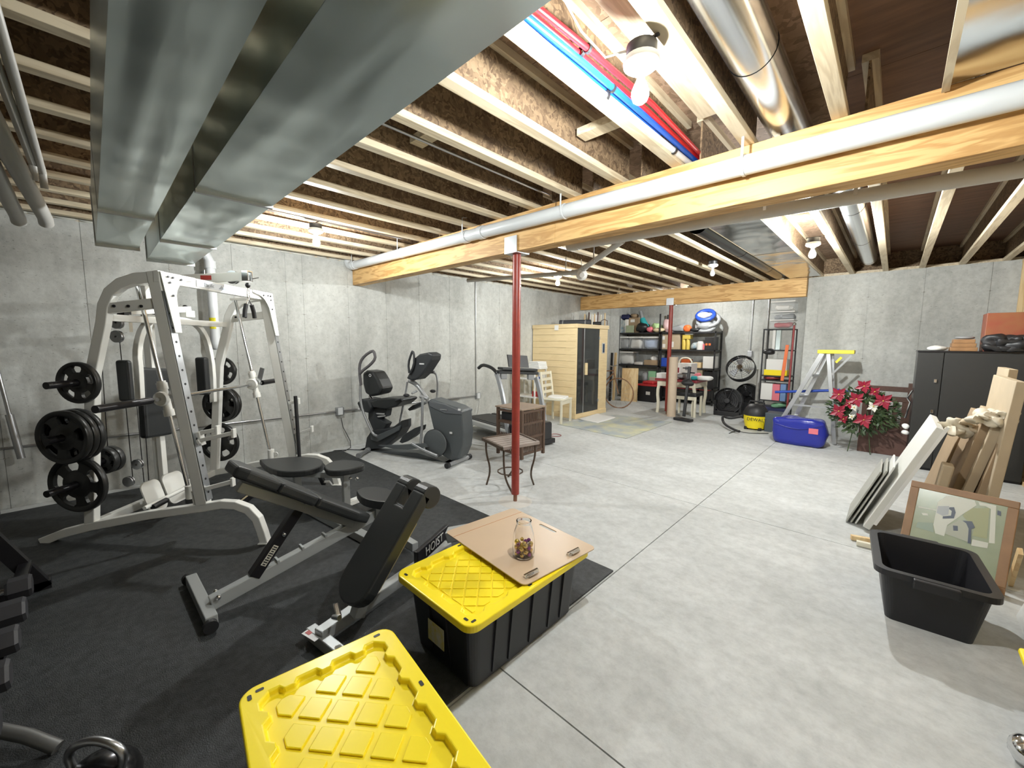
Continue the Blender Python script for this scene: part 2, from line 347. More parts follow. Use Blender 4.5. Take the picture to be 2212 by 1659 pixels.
# ---------------------------------------------------------------- sheet metal ducts
def duct(label, xa, xb, y0, y1, z0, z1, seams, flange_y):
    t = thing('sheet_metal_duct', label, 'duct', ((xa+xb)/2, (y0+y1)/2, z0))
    cuts = [xa]+seams+[xb]
    for a, b in zip(cuts, cuts[1:]):
        q = MB(); n = 14
        # bottom slightly pillowed with cross-break folds, plus three flat sides
        q.box(a+.001, b-.001, y0, y1, z0+.012, z1)
        nx, ny = 40, 16; vs = []
        for i in range(nx+1):
            for j in range(ny+1):
                s_, t_ = i/nx, j/ny; d = min(abs(s_-t_), abs(s_+t_-1)); z = z0+.012-.010*(1-min(1, 1.5*d))**2*min(1, 4*min(s_, 1-s_))*min(1, 4*min(t_, 1-t_)) + .004*noise.noise(V((a*3+s_*3, t_*3, 1)))
                vs.append((a+(b-a)*s_, y0+(y1-y0)*t_, z-.001))
        q.add(vs, [(i*(ny+1)+j, (i+1)*(ny+1)+j, (i+1)*(ny+1)+j+1, i*(ny+1)+j+1) for i in range(nx) for j in range(ny)], True)
        q.build('duct_section', M_GALV, t)
    for c in seams:
        MB().box(c-.010, c+.010, y0-.002, y1+.002, z0-.002, z1).build('drive_cleat', M_GALVS, t)
    for c in (xb, xa):
        MB().box(c-.006, c+.006, y0-.006, y1+.006, z0-.008, z1).build('end_lip', M_GALVS, t)
    return t
DZ = 2.1
duct('wide galvanised sheet metal duct overhead, the one nearer the open joists', -4.12, .9, .335, .612, DZ, 2.45, [-3.3, -2.1], 0)
duct('galvanised sheet metal duct overhead at far left, beside the dark ceiling', -3.7, .9, .065, .262, DZ, 2.45, [-2.75], 0)
# ---------------------------------------------------------------- lamps
def bulb_mat(k):
    m = bpy.data.materials.new('lit_bulb'); m.use_nodes = True; b = m.node_tree.nodes['Principled BSDF']
    b.inputs['Base Color'].default_value = (1, 1, 1, 1); b.inputs['Emission Color'].default_value = (*BULBCOL, 1); b.inputs['Emission Strength'].default_value = BULB*k
    return m
M_PORC = mat('white_porcelain', (.82, .82, .8), .25)
def lamp(x, y, z, label, lit=1., group=None):
    t = thing('lamp', label, 'lamp', (x, y, z-.16), group)
    MB().lathe((x, y, z), [(.052, 0), (.055, .004), (.055, .045), (.02, .05), (0, .05)], 20, cap=True).build('junction_box', M_BLACK, t)
    MB().box(x-.065, x+.065, y-.006, y+.006, z+.052, z+.058).build('mounting_bar', M_BLACK, t)
    h = MB().lathe((x, y, z-.045), [(.0, 0), (.024, 0), (.026, .006), (.05, .012), (.063, .022), (.066, .034), (.064, .045)], 24); h.build('lampholder', M_PORC, t)
    b = MB().lathe((x, y, z-.155), [(0, 0), (.014, .002), (.026, .012), (.0315, .028), (.031, .045), (.022, .068), (.0145, .082)], 12)
    b.build('bulb', bulb_mat(lit) if lit else mat('frosted_bulb', (.85, .85, .83), .3), t)
    MB().lathe((x, y, z-.075), [(.0135, 0), (.0145, .012), (.0145, .032)], 14).build('screw_base', M_PORC, t)
    return t
lz = 2.54
for (px, py), lab, k_ in zip([(1386, 115), (682, 490), (1205, 592), (1757, 520)], ['lit bulb in a white holder nearest the camera, beside the red and blue pipes', 'lit bulb among the joists between the metal duct and the long beam', 'lit bulb beyond the long beam, just right of the front red post', 'lit bulb beyond the long beam on the right, beside the flat metal sheet'], LAMPK):
    p = Z(px, py, lz+.02); lamp(p.x, p.y, lz, lab, k_)
p = Z(1540, 570, 2.58); lamp(p.x, p.y, 2.57, 'unlit bulb holder between joists beyond the long beam', False)
lamp(-3.2, 9.5, 2.62, 'lit bulb over the far storage corner, behind the shorter beam', LAMPK[4])
# ---------------------------------------------------------------- joist-bay plumbing
def pipe(name, label, cat, pts, r, m_, couplings=(), n=14, group=None):
    t = thing(name, label, cat, tuple(pts[0]), group); MB().tube(pts, r, n).build('pipe_run', m_, t)
    for c, d, l in couplings:
        c = V(c); d = V(d).normalized(); MB().lathe(c-d*l/2, [(r, 0), (r*1.13, .0), (r*1.13, l), (r, l)], n+4, d, True).build('coupling', m_, t)
    return t
def strap(t, c, d, r, name='clamp', m_=None):
    d = V(d).normalized(); c = V(c); MB().lathe(c-d*.008, [(r*1.0, 0), (r*1.35, 0), (r*1.35, .016), (r*1.0, .016)], 14, d).build(name, m_ or M_BLACK, t)
M_BLUE = mat('blue_pex', (.01, .09, .45), .35); M_REDP = mat('red_pex', (.45, .01, .015), .35)
M_PEXW = mat('white_pex', (.72, .75, .78), .35)
zp = 2.66
def pex(label, m_, pix, z, r, clamps):
    pts = [Z(*p, z+dz) for *p, dz in [(q[0], q[1], q[2] if len(q) > 2 else 0) for q in pix]]
    d = (pts[0]-pts[1]).normalized(); pts = [pts[0]+d*1.2]+pts; dd = (pts[-1]-pts[-2]).normalized(); pts.append(pts[-1]+dd*.5)
    t = pipe('water_pipe', label, 'pipe', pts, r, m_)
    for c in clamps: p = Z(*c, z); strap(t, p, (0, 1, 0), r)
    return t
pex('blue plastic water pipe, straighter one next to the red pair', M_BLUE, [(1092, 0), (1265, 140), (1330, 195), (1500, 345)], zp, .0145, [(1322, 190)])
pex('blue plastic water pipe sagging beside the white pipe', M_BLUE, [(1062, 5), (1115, 40), (1180, 95, -.012), (1245, 145), (1320, 205)], zp+.01, .0145, [(1112, 38)])
pex('red plastic water pipe, left one of the red pair', M_REDP, [(1108, 0), (1250, 115), (1400, 240), (1490, 325)], zp+.02, .0125, [(1256, 112)])
pex('red plastic water pipe, right one of the red pair', M_REDP, [(1140, 0), (1270, 105), (1410, 225), (1505, 325)], zp+.02, .0125, [(1270, 105)])
pex('white plastic water pipe running alongside the blue pipes', M_PEXW, [(1055, 25), (1170, 100), (1310, 210), (1480, 345)], zp-.03, .016, [(1308, 208), (1455, 325)])
# wood cleat and cable near the first lamp
cb = Z(1386, 115, lz+.02)
tag(MB().tube([cb+V((-.03, 0, .03)), cb+V((-.14, -.02, .04)), cb+V((-.2, -.1, .12)), cb+V((-.22, -.2, .2))], .004, 6).build('lamp_cable', mat('white_cable', (.75, .73, .68), .5)), 'white electric cable curling to the bulb by the coloured pipes', 'cable')
tag(MB().box(-.93, -.8, .3, 2.55, 2.80, 2.87).build('wooden_cleat', M_FLANGE, bevel=.004), 'rough pale board fixed between joists above the red pipes', 'board')
def round_duct(label, x, z, r, y0, y1, m_=M_GALV):
    t = thing('round_duct', label, 'duct', (x, y0, z-r))
    a = y0; 
    while a < y1:
        b = min(a+1.5, y1); MB().lathe((x, a, z), [(r, 0), (r, b-a-.03), (r*.975, b-a-.03), (r*.975, b-a)], 32, (0, 1, 0)).build('duct_section', m_, t); a = b
    return t
M_DUCTR = mat('shiny_round_duct', (.66, .68, .70), .2, 1., bump=.06, bs=9)
round_duct('shiny round metal duct between joists, before the long beam', -.525, 2.72, .095, -1, 3.2, M_DUCTR)
round_duct('shiny round metal duct between joists beyond the long beam at right', -.37, 2.74, .09, 3.3, 7.9, M_DUCTR)
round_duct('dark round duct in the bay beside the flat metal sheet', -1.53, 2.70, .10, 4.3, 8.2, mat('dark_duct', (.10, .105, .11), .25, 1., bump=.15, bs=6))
t = thing('metal_pan', 'flat crumpled shiny metal sheet under the joists beyond the long beam', 'metal sheet', (-1.15, 5.9, TOP-.006))
MB().box(-1.36, -.95, 3.5, 5.8, TOP-.004, TOP-.001).build('sheet', galv('crumpled_sheet', (.6, .62, .62), .16), t); MB().box(-1.36, -.95, 5.79, 8.15, TOP-.0065, TOP-.0045).build('sheet', MATS['crumpled_sheet'], t)
t = thing('metal_pan', 'shiny metal sheet nailed under the joists at the upper right corner', 'metal sheet', (.3, 1.2, TOP-.006))
MB().box(.075, .6, -1.0, 2.585, TOP-.004, TOP-.001).build('sheet', MATS['crumpled_sheet'], t); MB().box(.06, .085, -1, 2.585, TOP-.03, TOP-.004).build('edge_strip', M_FLANGE, t)
# thin black cable hangers / copper line on webs
for i, (px, py) in enumerate([(820, 270), (640, 470)]):
    p = Z(px, py, 2.63)
    tag(MB().tube([V((p.x, .9, 2.645)), V((p.x, 2.55, 2.645))], .009, 8).build('metal_conduit', M_STEEL), ['thin steel conduit between joists near the wide duct', 'thin steel conduit between joists near the second bulb'][i], 'pipe')
# ---------------------------------------------------------------- white drain pipe slung in front of the long beam
A_ = V((-5.42, 2.535, 2.53)); B_ = Y(2212, 203, 2.535); dd = (B_-A_).normalized(); B_ = A_+dd*6.5
t = thing('drain_pipe', 'long white plastic drain pipe hung in front of the long wooden beam', 'pipe', tuple(A_))
pr_ = .052
MB().tube([A_, B_], pr_, 24).build('pipe_run', M_PVC, t)
for px, py, l in ((1000, 513, .06), (1035, 505, .06), ):
    c = Y(px, py, 2.5); c = A_+dd*((c-A_).dot(dd)); MB().lathe(c-dd*l/2, [(pr_, 0), (.059, 0), (.059, l), (pr_, l)], 26, dd, True).build('coupling', M_PVC, t)
e = [A_+dd*.02, A_-dd*.04, A_-dd*.09+V((0, -.005, .02)), A_-dd*.11+V((0, -.01, .05)), A_-dd*.12+V((0, -.01, .13))]
MB().tube(e, .057, 20).build('elbow', M_PVC, t)
for px, py in ((763, 570), (862, 550), (1002, 512), (1214, 455), (1603, 365)):
    c = Y(px, py, 2.5); c = A_+dd*((c-A_).dot(dd))
    h = MB().lathe(c-dd*.007, [(pr_, 0), (.057, 0), (.057, .014), (pr_, .014)], 24, dd)
    h.bar(c+V((0, -.056, .0)), c+V((0, -.054, .16)), .012, .004, (1, 0, 0)); h.bar(c+V((0, -.054, .16)), c+V((.0, .0, .17)), .012, .004, (1, 0, 0)); h.build('pipe_hanger', M_PVC, t)
# grey-white drain beyond the beam
zq = 2.45; pts = [Z(2212, 365, zq)+V((.9, 0, .02)), Z(2212, 365, zq), Z(1600, 467, zq-.01), Z(1240, 530, zq-.03)]
t = thing('drain_pipe', 'grey-white drain pipe crossing under the joists beyond the long beam', 'pipe', tuple(pts[0]))
MB().tube(pts, .045, 20).build('pipe_run', M_PVCG, t)
d = (pts[2]-pts[3]).normalized()
MB().tube([pts[3]+d*.05, pts[3]-d*.04, pts[3]-d*.06+V((0, 0, .08)), pts[3]-d*.06+V((0, 0, .2))], .052, 18).build('elbow', M_PVCG, t)
for px, py in ((1630, 380), (1850, 420), (1380, 505), (1280, 520)):
    c = pts[2]+(pts[1]-pts[2]).normalized()*((Z(px, py, zq)-pts[2]).dot((pts[1]-pts[2]).normalized())); MB().bar(c+V((0, -.047, 0)), c+V((0, -.047, .15)), .02, .003, (1, 0, 0)).build('pipe_hanger', M_GALVS, t)
q = [Z(1345, 520, 2.48), Z(1265, 577, 2.42), Z(1250, 588, 2.4), Z(1200, 592, 2.40), Z(1010, 606, 2.42)]
t = thing('drain_pipe', 'thinner grey-white drain pipe with a bend running to the left wall', 'pipe', tuple(q[0]))
MB().tube(q[:3], .03, 14).build('pipe_run', M_PVCG, t); MB().tube(q[2:], .028, 14).build('pipe_run', M_PVCG, t)
MB().tube([q[1], q[2], q[3]+(q[2]-q[3])*.7], .036, 14).build('elbow', M_PVCG, t)
for px, py in ((1222, 590), (1282, 565)): c = Z(px, py, 2.4); MB().bar(c, c+V((0, 0, .2)), .014, .003, (1, 0, 0)).build('pipe_hanger', M_GALVS, t)
c = Z(1257, 594, 2.34)
t = thing('lampholder', 'round white lampholder hanging sideways without a bulb beyond the front post', 'lampholder', tuple(c))
MB().lathe(c, [(.0, .02), (.03, .02), (.035, .012), (.065, .004), (.07, -.012), (.06, -.014), (0, -.014)], 22, (.55, -.7, -.2)).build('disc', M_PORC, t)
MB().tube([c+V((-.01, .02, .01)), c+V((-.02, .03, .08)), c+V((-.04, .04, .2))], .004, 6).build('cable', MATS['white_cable'], t)
# ---------------------------------------------------------------- vent pipe and conduit on the left wall
t = thing('vent_pipe', 'vertical white plastic pipe on the left wall behind the gym frame, with a yellow sticker', 'pipe', (-5.45, .95, 1.3))
MB().tube([V((-5.45, .95, 1.46)), V((-5.45, .95, 2.35)), V((-5.45, .92, 2.42)), V((-5.45, .84, 2.48)), V((-5.45, .80, 2.60)), V((-5.45, .8, 2.9))], .045, 20).build('pipe_run', M_PVC, t)
MB().lathe((-5.45, .95, 2.28), [(.045, 0), (.052, 0), (.052, .08), (.045, .08)], 20).build('coupling', M_PVC, t)
MB().lathe((-5.45, .95, 1.40), [(.02, 0), (.04, .02), (.046, .08), (.046, .1)], 18, cap=True).build('pump_end', M_PVC, t)
MB().box(-5.60, -5.45, .895, .899, 2.22, 2.26).build('wall_bracket', M_GALVS, t)
s_ = MB(); 
for k in range(6):
    a0_ = math.radians(-75+k*14); a1_ = math.radians(-75+(k+1)*14); R_ = .0462
    s_.quad(*[V((-5.45+R_*math.cos(a), .95+R_*math.sin(a), z)) for a, z in ((a0_, 1.63), (a1_, 1.63), (a1_, 1.75), (a0_, 1.75))])
s_.build('sticker', mat('yellow_sticker', (.85, .75, .02), .5, var=.3, vs=60), t)
t = thing('conduit', 'horizontal steel conduit along the left wall with junction boxes', 'conduit', (-5.585, 1.4, .5))
cz = lambda y: .535-.008*(y-1.4)
MB().tube([V((-5.575, y, cz(y))) for y in (-3, 0, 2, 4.9)], .011, 8).build('conduit_run', M_STEEL, t)
for y in (2.34, 4.92, -1.6):
    o = MB().box(-5.598, -5.55, y-.055, y+.055, cz(y)-.055, cz(y)+.055).build('outlet_box', M_GALVS, t, bevel=.006)
    MB().box(-5.55, -5.546, y-.035, y+.035, cz(y)-.05, cz(y)+.05).build('outlet_cover', M_PVC, o, bevel=.002)
t = thing('conduit', 'thin vertical conduit on the left wall rising from the far outlet', 'conduit', (-5.585, 4.9, .55))
MB().tube([V((-5.58, 4.88, .55)), V((-5.58, 4.88, TOP))], .008, 8).build('conduit_run', M_STEEL, t)
t = thing('conduit', 'thin conduit down the far back wall above the fans', 'conduit', (-2.0, 10.77, 1.5)); pc = Y(1620, 760, 10.76)
MB().tube([V((pc.x, 10.77, pc.z)), V((pc.x, 10.77, TOP))], .009, 8).build('conduit_run', M_STEEL, t)
MB().box(pc.x-.05, pc.x+.05, 10.73, 10.788, pc.z-.12, pc.z+.02).build('outlet_box', M_GALVS, t, bevel=.006)
t = thing('conduit', 'thin conduit on the far back wall behind the clear drawers', 'conduit', (-1.7, 10.77, 1.5)); pc = Y(1658, 700, 10.76)
MB().tube([V((pc.x, 10.77, .4)), V((pc.x, 10.77, TOP))], .009, 8).build('conduit_run', M_STEEL, t)
# power cord from the outlet to the floor
tag(MB().tube([V((-5.54, 2.34, .44)), V((-5.53, 2.36, .3)), V((-5.5, 2.44, .1)), V((-5.45, 2.42, .012)), V((-5.35, 2.3, .01)), V((-5.4, 2.1, .01)), V((-5.46, 2.2, .01)), V((-5.36, 2.36, .01)), V((-5.2, 2.5, .01))], .005, 6).build('power_cord', M_BLACK), 'black power cord from the wall outlet to the elliptical trainer', 'cord')
tag(MB().tube([V((-5.54, 4.92, .42)), V((-5.5, 4.86, .25)), V((-5.45, 4.75, .1)), V((-5.35, 4.6, .01)), V((-5.1, 4.3, .01))], .005, 6).build('power_cord', mat('grey_cord', (.3, .3, .29), .5)), 'grey power cord drooping from the outlet behind the treadmill', 'cord')
# ---------------------------------------------------------------- pipes in the dark bays at far left
def zl(label, pts, r, m_): 
    return pipe('ceiling_pipe', label, 'pipe', pts, r, m_)
for i, (a, b, r, z, lab) in enumerate([((0, 65), (92, 372), .017, 2.5, 'thin white pipe under the dark joists, right one of the thin pair'), ((0, 165), (70, 352), .017, 2.5, 'thin white pipe under the dark joists, left one of the thin pair'), ((0, 295), (98, 472), .042, 2.42, 'thick white pipe under the dark joists at far left, right one'), ((0, 395), (38, 468), .042, 2.42, 'thick white pipe under the dark joists at the far left edge')]):
    p, q = Z(*a, z), Z(*b, z); p = p+(p-q).normalized()*2; t = zl(lab, [p, q]+([q+V((0, 0, .0)), q+V((-.02, 0, -.09))] if r < .03 else [q+V((-.05, 0, -.03))]), r, M_PVCG)
# ================================================================== THE GYM CORNER
tag(MB().box(WX+.16, -1.232, -2.6, 2.27, .0005, .011).build('rubber_mat', M_RUB, bevel=.002), 'large black rubber mat covering the floor under the gym machines', 'floor mat')
def arc(cx, cy, r, a0, a1, n): return [(cx+r*math.cos(math.radians(a0+(a1-a0)*i/n)), cy+r*math.sin(math.radians(a0+(a1-a0)*i/n))) for i in range(n+1)]
def rrect(x0, x1, y0, y1, r, n=5):
    return arc(x1-r, y1-r, r, 0, 90, n)+arc(x0+r, y1-r, r, 90, 180, n)+arc(x0+r, y0+r, r, 180, 270, n)+arc(x1-r, y0+r, r, 270, 360, n)
def smooth(pts, it=2):
    pts = [V(p) for p in pts]
    for _ in range(it):
        q = [pts[0]]
        for a, b in zip(pts, pts[1:]): q += [a*.75+b*.25, a*.25+b*.75]
        pts = q+[pts[-1]]
    return pts
def clip(poly, x0, x1, y0, y1):
    for ax, lim, sg in ((0, x0, 1), (0, x1, -1), (1, y0, 1), (1, y1, -1)):
        out = []
        for i, p in enumerate(poly):
            q = poly[i-1]; ip = (p[ax]-lim)*sg >= 0; iq = (q[ax]-lim)*sg >= 0
            if ip != iq:
                t = (lim-q[ax])/(p[ax]-q[ax]); out.append((q[0]+(p[0]-q[0])*t, q[1]+(p[1]-q[1])*t))
            if ip: out.append(p)
        poly = out
        if len(poly) < 3: return []
    return poly
# ---------------------------------------------------------------- smith machine
SM = Fr((-3.585, .486), 43.5)
W = 1.22
t = smith = thing('smith_machine', 'large white steel weight-lifting frame with black plates against the left wall', 'exercise machine', tuple(SM.P(-.2, .6, 0)))
def S3(l, v): return [SM.P(u, v, z) for u, z in l]
rear = [(-.2, 1.935), (-.34, 1.925), (-.45, 1.89), (-.53, 1.83), (-.58, 1.74), (-.605, 1.62), (-.72, 1.25), (-.84, .14)]
foot = [(-1.215, .012), (-1.06, .075), (-.84, .135), (-.4, .225), (0, .285), (.14, .31), (.24, .305), (.33, .27), (.39, .2), (.42, .1), (.44, .014)]
M_HOLE = mat('bolt_black', (.01, .01, .012), .4); M_LAB = mat('label_pale', (.6, .63, .66), .4)
for v in (0, W):
    MB().rtube(S3([(.0, .3), (-.215, 1.975)], v), .055, .085, SM.v).build('front_upright', M_WHITE, t, bevel=.006)
    MB().rtube(S3(rear, v), .05, .075, SM.v).build('rear_upright', M_WHITE, t, bevel=.006)
    MB().rtube(S3(foot, v), .055, .06, SM.v).build('base_runner', M_WHITE, t, bevel=.006)
    b = MB().box(-.005, .005, 0, 0, 0, 0); 
    MB().box(.40, .49, v-.04, v+.04, .0115, .022, SM).build('foot_plate', M_WHITE, t, bevel=.003)
    # perforated galvanised front strip with its holes
    a, c = V(SM.P(.046, v, .34)), V(SM.P(-.155, v, 1.84)); dd = (c-a).normalized(); nrm = SM.v.cross(dd).normalized(); nrm = nrm if nrm.dot(SM.u) > 0 else -nrm
    MB().bar(a, c, .056, .004, SM.v).build('hole_strip', M_GALVS, t)
    hb = MB()
    for k in range(15): q = a+dd*(.06+k*.1); hb.lathe(q+nrm*.0, [(0, .0035), (.0085, .0035), (.0085, .0)], 8, nrm)
    o = hb.build('strip_hole', M_HOLE, t); o['kind'] = 'stuff'
    vi = .1 if v == 0 else W-.1
    MB().tube([SM.P(-.44, vi, 1.9), SM.P(-.18, vi, .33)], .0135, 12).build('guide_rod', M_CHROME, t)
    c = SM.P(-.178, vi, .31); o = MB().cyl(c, c+V((0, 0, .1)), .03, 16).build('rod_collar', M_WHITE, t); MB().cyl(c-V((0, 0, .03)), c, .034, 16).build('rubber_stop', M_BLACK, o)
    MB().lathe(c+SM.u*.045+V((0, 0, .05)), [(.012, -.006), (.026, -.006), (.026, .006), (.012, .006)], 14, SM.v).build('stop_ring', M_WHITE, o)
    MB().bar(SM.P(-.48, vi, 1.9), SM.P(-.22, vi, 1.905), .04, .02, SM.v).build('rod_bracket', M_WHITE, t)
    # side link between front and rear upright near the top, with bolts
    o = MB().bar(SM.P(-.56, v, 1.72), SM.P(-.2, v, 1.76), .04, .07, SM.v).build('side_link', M_WHITE, t, bevel=.004)
    vo = v-.022 if v == 0 else v-.022
    for u_ in (-.5, -.4, -.31): MB().lathe(SM.P(u_, vo-.006, 1.735), [(0, 0), (.010, .001), (.010, .008)], 10, SM.v).build('bolt', M_HOLE, o)
    g = [(-.19, 1.94), (.0-.19, 1.94)]
# top cross member with curved gussets
MB().bar(SM.P(-.185, -.03, 1.935), SM.P(-.185, W+.03, 1.935), .045, .075, SM.u).build('top_crossbar', M_WHITE, t, bevel=.005)
for sgn, v0 in ((1, 0), (-1, W)):
    poly = [(0, 0), (.30, 0), (.30, -.02)]+[(.09+.17*(1-math.sin(a)), -.03-.17*(1-math.cos(a))) for a in [math.radians(x) for x in range(0, 91, 15)]]+[(.075, -.42), (.02, -.42)]
    poly = [(p[0]-.03, p[1]) for p in poly]
    o = MB().prism([(p[0]*sgn, p[1]) for p in poly], (SM.P(-.158, v0, 1.972), SM.v, (V(SM.P(.046, 0, .34))-V(SM.P(-.155, 0, 1.84))).normalized()*-1), SM.u*.006).build('corner_gusset', M_WHITE, t)
    for a, z in ((.02, -.03), (.06, -.03), (.025, -.07), (.03, -.16), (.13, -.035)): q = SM.P(-.148, v0, 1.972)+SM.v*a*sgn+(V(SM.P(-.155, 0, 1.84))-V(SM.P(.046, 0, .34))).normalized()*z; MB().lathe(q, [(0, .004), (.008, .004), (.008, 0)], 8, SM.u).build('bolt', M_HOLE, o)
def text(body, size, o_, ux, uy, m_, parent, name='lettering', ext=.0008):
    cu = bpy.data.curves.new(name, 'FONT'); cu.body = body; cu.size = size; cu.extrude = ext; cu.align_x = 'CENTER'; cu.align_y = 'CENTER'; cu.resolution_u = 3
    tmp = bpy.data.objects.new(name, cu); COL.objects.link(tmp); bpy.context.view_layer.update()
    me = bpy.data.meshes.new_from_object(tmp.evaluated_get(bpy.context.evaluated_depsgraph_get())); bpy.data.objects.remove(tmp)
    ux = V(ux).normalized(); uy = V(uy).normalized(); uz = ux.cross(uy)
    M = Matrix(((ux.x, uy.x, uz.x, o_[0]), (ux.y, uy.y, uz.y, o_[1]), (ux.z, uy.z, uz.z, o_[2]), (0, 0, 0, 1)))
    me.transform(Matrix.Translation(-V(parent['_o']))@M) if parent else me.transform(M)
    me.materials.clear(); me.materials.append(m_)
    o = bpy.data.objects.new(name, me); COL.objects.link(o); o['_o'] = parent['_o'] if parent else (0, 0, 0); o.parent = parent
    return o
o = MB().obox(SM.P(-.160, .46, 1.937), SM.v*.17, V((0, 0, .025)), SM.u*.001).build('label', mat('label_grey', (.62, .65, .68), .4), t)
text('Pacific', .042, SM.P(-.158, .42, 1.937), SM.v, (0, 0, 1), mat('decal_grey', (.3, .33, .37), .4), o)
MB().prism([(0, 0), (.10, 0), (.065, .022), (.05, .012), (.035, .03)], (SM.P(-.158, .52, 1.922), SM.v, V((0, 0, 1))), SM.u*.0008).build('mountain_mark', MATS['decal_grey'], o)
# rear cross members at floor level and the seat rail
MB().bar(SM.P(-.84, 0, .14), SM.P(-.84, W, .14), .05, .06, SM.u).build('rear_crossbar', M_WHITE, t, bevel=.004)
CX, CU = .60, -.84
MB().bar(SM.P(CU, CX, .1), SM.P(CU, CX, 2.0), .06, .06, SM.u).build('rear_column', M_WHITE, t, bevel=.005)
MB().bar(SM.P(CU+.02, CX, .3), SM.P(-.50, CX, .13), .05, .05, SM.v).build('column_brace', M_WHITE, t, bevel=.004)
MB().bar(SM.P(-.8, CX-.02, .2), SM.P(-.8, CX-.02, .72), .04, .05, SM.u).build('seat_post', M_WHITE, t, bevel=.004)
MB().bar(SM.P(-.62, 0, 1.66), SM.P(-.62, W, 1.66), .05, .05, SM.u).build('upper_rear_crossbar', M_WHITE, t, bevel=.004)
# lat tower arm with pulley
o = MB().bar(SM.P(CU-.05, CX, 1.99), SM.P(.0, CX, 2.035), .045, .075, SM.v).build('lat_arm', M_WHITE, t, bevel=.005)
MB().obox(SM.P(-.30, CX-.024, 2.023), SM.u*.045, V((0, 0, .018)), SM.v*.001).build('red_label', mat('red_label', (.45, .06, .05), .4), o)
MB().lathe(SM.P(-.09, CX-.014, 2.03), [(0, 0), (.055, 0), (.055, .006), (.046, .014), (.055, .022), (.055, .028), (0, .028)], 22, SM.v).build('pulley', M_STEEL, o)
fr_ = MB(); c = SM.P(.03, CX, 2.04)
for a, b in (((-.03, -.04), (.03, -.04)), ((.03, -.04), (.03, .04)), ((.03, .04), (-.03, .04)), ((-.03, .04), (-.03, -.04))): fr_.bar(c+SM.v*a[0]+V((0, 0, a[1])), c+SM.v*b[0]+V((0, 0, b[1])), .05, .006, SM.u)
fr_.build('end_bracket', M_CHROME, o)
MB().tube([SM.P(.07, CX, 2.02), SM.P(.12, CX+.01, 2.03)], .005, 8).build('pin', M_CHROME, o)
MB().ell(SM.P(.03, CX, 1.965), (.02, .02, .022), 12, 8).build('cable_ball', M_BLACK, o)
# cables and small pulleys at the back
cab = MB()
for a, b in (((-.86, .22, 1.75), (-.9, .22, .5)), ((-.80, .30, 1.55), (-.8, .3, .35)), ((-.72, .38, 1.5), (-.75, .38, .25)), ((-.75, .34, 1.2), (-.75, .34, .2))): cab.tube([SM.P(*a), SM.P(*b)], .0032, 5)
cab.build('steel_cable', M_BLACK, t)
def pulley(u, v, z, r=.045): MB().lathe(SM.P(u, v, z), [(.008, -.012), (r, -.012), (r, -.006), (r*.8, 0), (r, .006), (r, .012), (.008, .012)], 20, SM.v).build('pulley', M_STEEL, t)
for px, py in ((253, 697), (253, 727)): l = SM.onv(px, py, .16); pulley(l[0], .16, l[2])
l = SM.onv(282, 700, .25); o = MB().bar(SM.P(l[0], .25, l[2]-.06), SM.P(l[0], .25, l[2]+.07), .02, .02).build('pulley_hanger', M_CHROME, t)
for px, py in ((278, 1040), (297, 1003)): l = SM.onv(px, py, .2); pulley(l[0], .2, l[2], .04)
# pec-deck beam, arms and pads: traced on planes across the machine
U1 = -.68
def T_(px, py, u=U1, up=0): l = SM.onu(px, py, u); return SM.P(u+up, l[1], l[2])
MB().bar(T_(272, 673), T_(408, 668), .05, .05, SM.u).build('pec_beam', M_WHITE, t, bevel=.004)
for px, py in ((268, 674), (342, 672)): MB().obox(T_(px, py, U1), SM.v*.03, SM.u*.028, V((0, 0, .03))).build('beam_cap', M_BLACK, t, bevel=.003)
MB().obox(T_(405, 678), SM.v*.05, SM.u*.03, V((0, 0, .03))).build('beam_end', M_WHITE, t, bevel=.004)
MB().ell(T_(400, 664), .022, 10, 7).build('knob', M_BLACK, t)
for path in ([(350, 690), (325, 690), (308, 710), (300, 735), (296, 765), (300, 800), (303, 868)], [(370, 688), (400, 692), (425, 700), (443, 725), (452, 755), (459, 800), (461, 868)]):
    pts = smooth([T_(*p) for p in path], 1); MB().rtube(pts, .045, .042, SM.u).build('pec_arm', M_WHITE, t, bevel=.004)
for a, b in (((260, 778), (281, 866)), ((430, 772), (447, 852))):
    p, q = T_(*a, U1+.02), T_(*b, U1+.02); c = (p+q)/2
    MB().obox(c, SM.v*abs((q-p).dot(SM.v))/2, SM.u*.05, V((0, 0, abs((q-p).z)/2))).build('arm_pad', M_VINYL, t, bevel=.02, seg=3)
quad = [T_(308, 793, -.74), T_(366, 796, -.74), T_(376, 938, -.74), T_(318, 948, -.74)]
pm = MB(); vs = quad+[p-SM.u*.07-V((0, 0, .0)) for p in quad]; pm.add(vs, [(0, 1, 2, 3), (7, 6, 5, 4), (0, 4, 5, 1), (1, 5, 6, 2), (2, 6, 7, 3), (3, 7, 4, 0)]); pm.build('back_pad', M_VINYL, t, bevel=.022, seg=3)
# low row foot plates
for px in ((308, 345), (355, 394)):
    a, b = T_(px[0], 1080, -.66), T_(px[1], 1030, -.66); pl_ = rrect(0, abs((b-a).dot(SM.v)), 0, .26, .05)
    MB().prism(pl_, (SM.P(-.60, SM.loc(a)[1], .12), SM.v, (V((0, 0, 1))-SM.u*.3).normalized()), SM.u*-.012).build('foot_plate', M_WHITE, t)
MB().tube([T_(312, 1098, -.58), T_(420, 1045, -.58)], .016, 10).build('foot_bar', M_WHITE, t)
MB().tube([T_(330, 1096, -.56), T_(360, 1080, -.56)], .022, 10).build('foam_grip', M_BLACK, t)
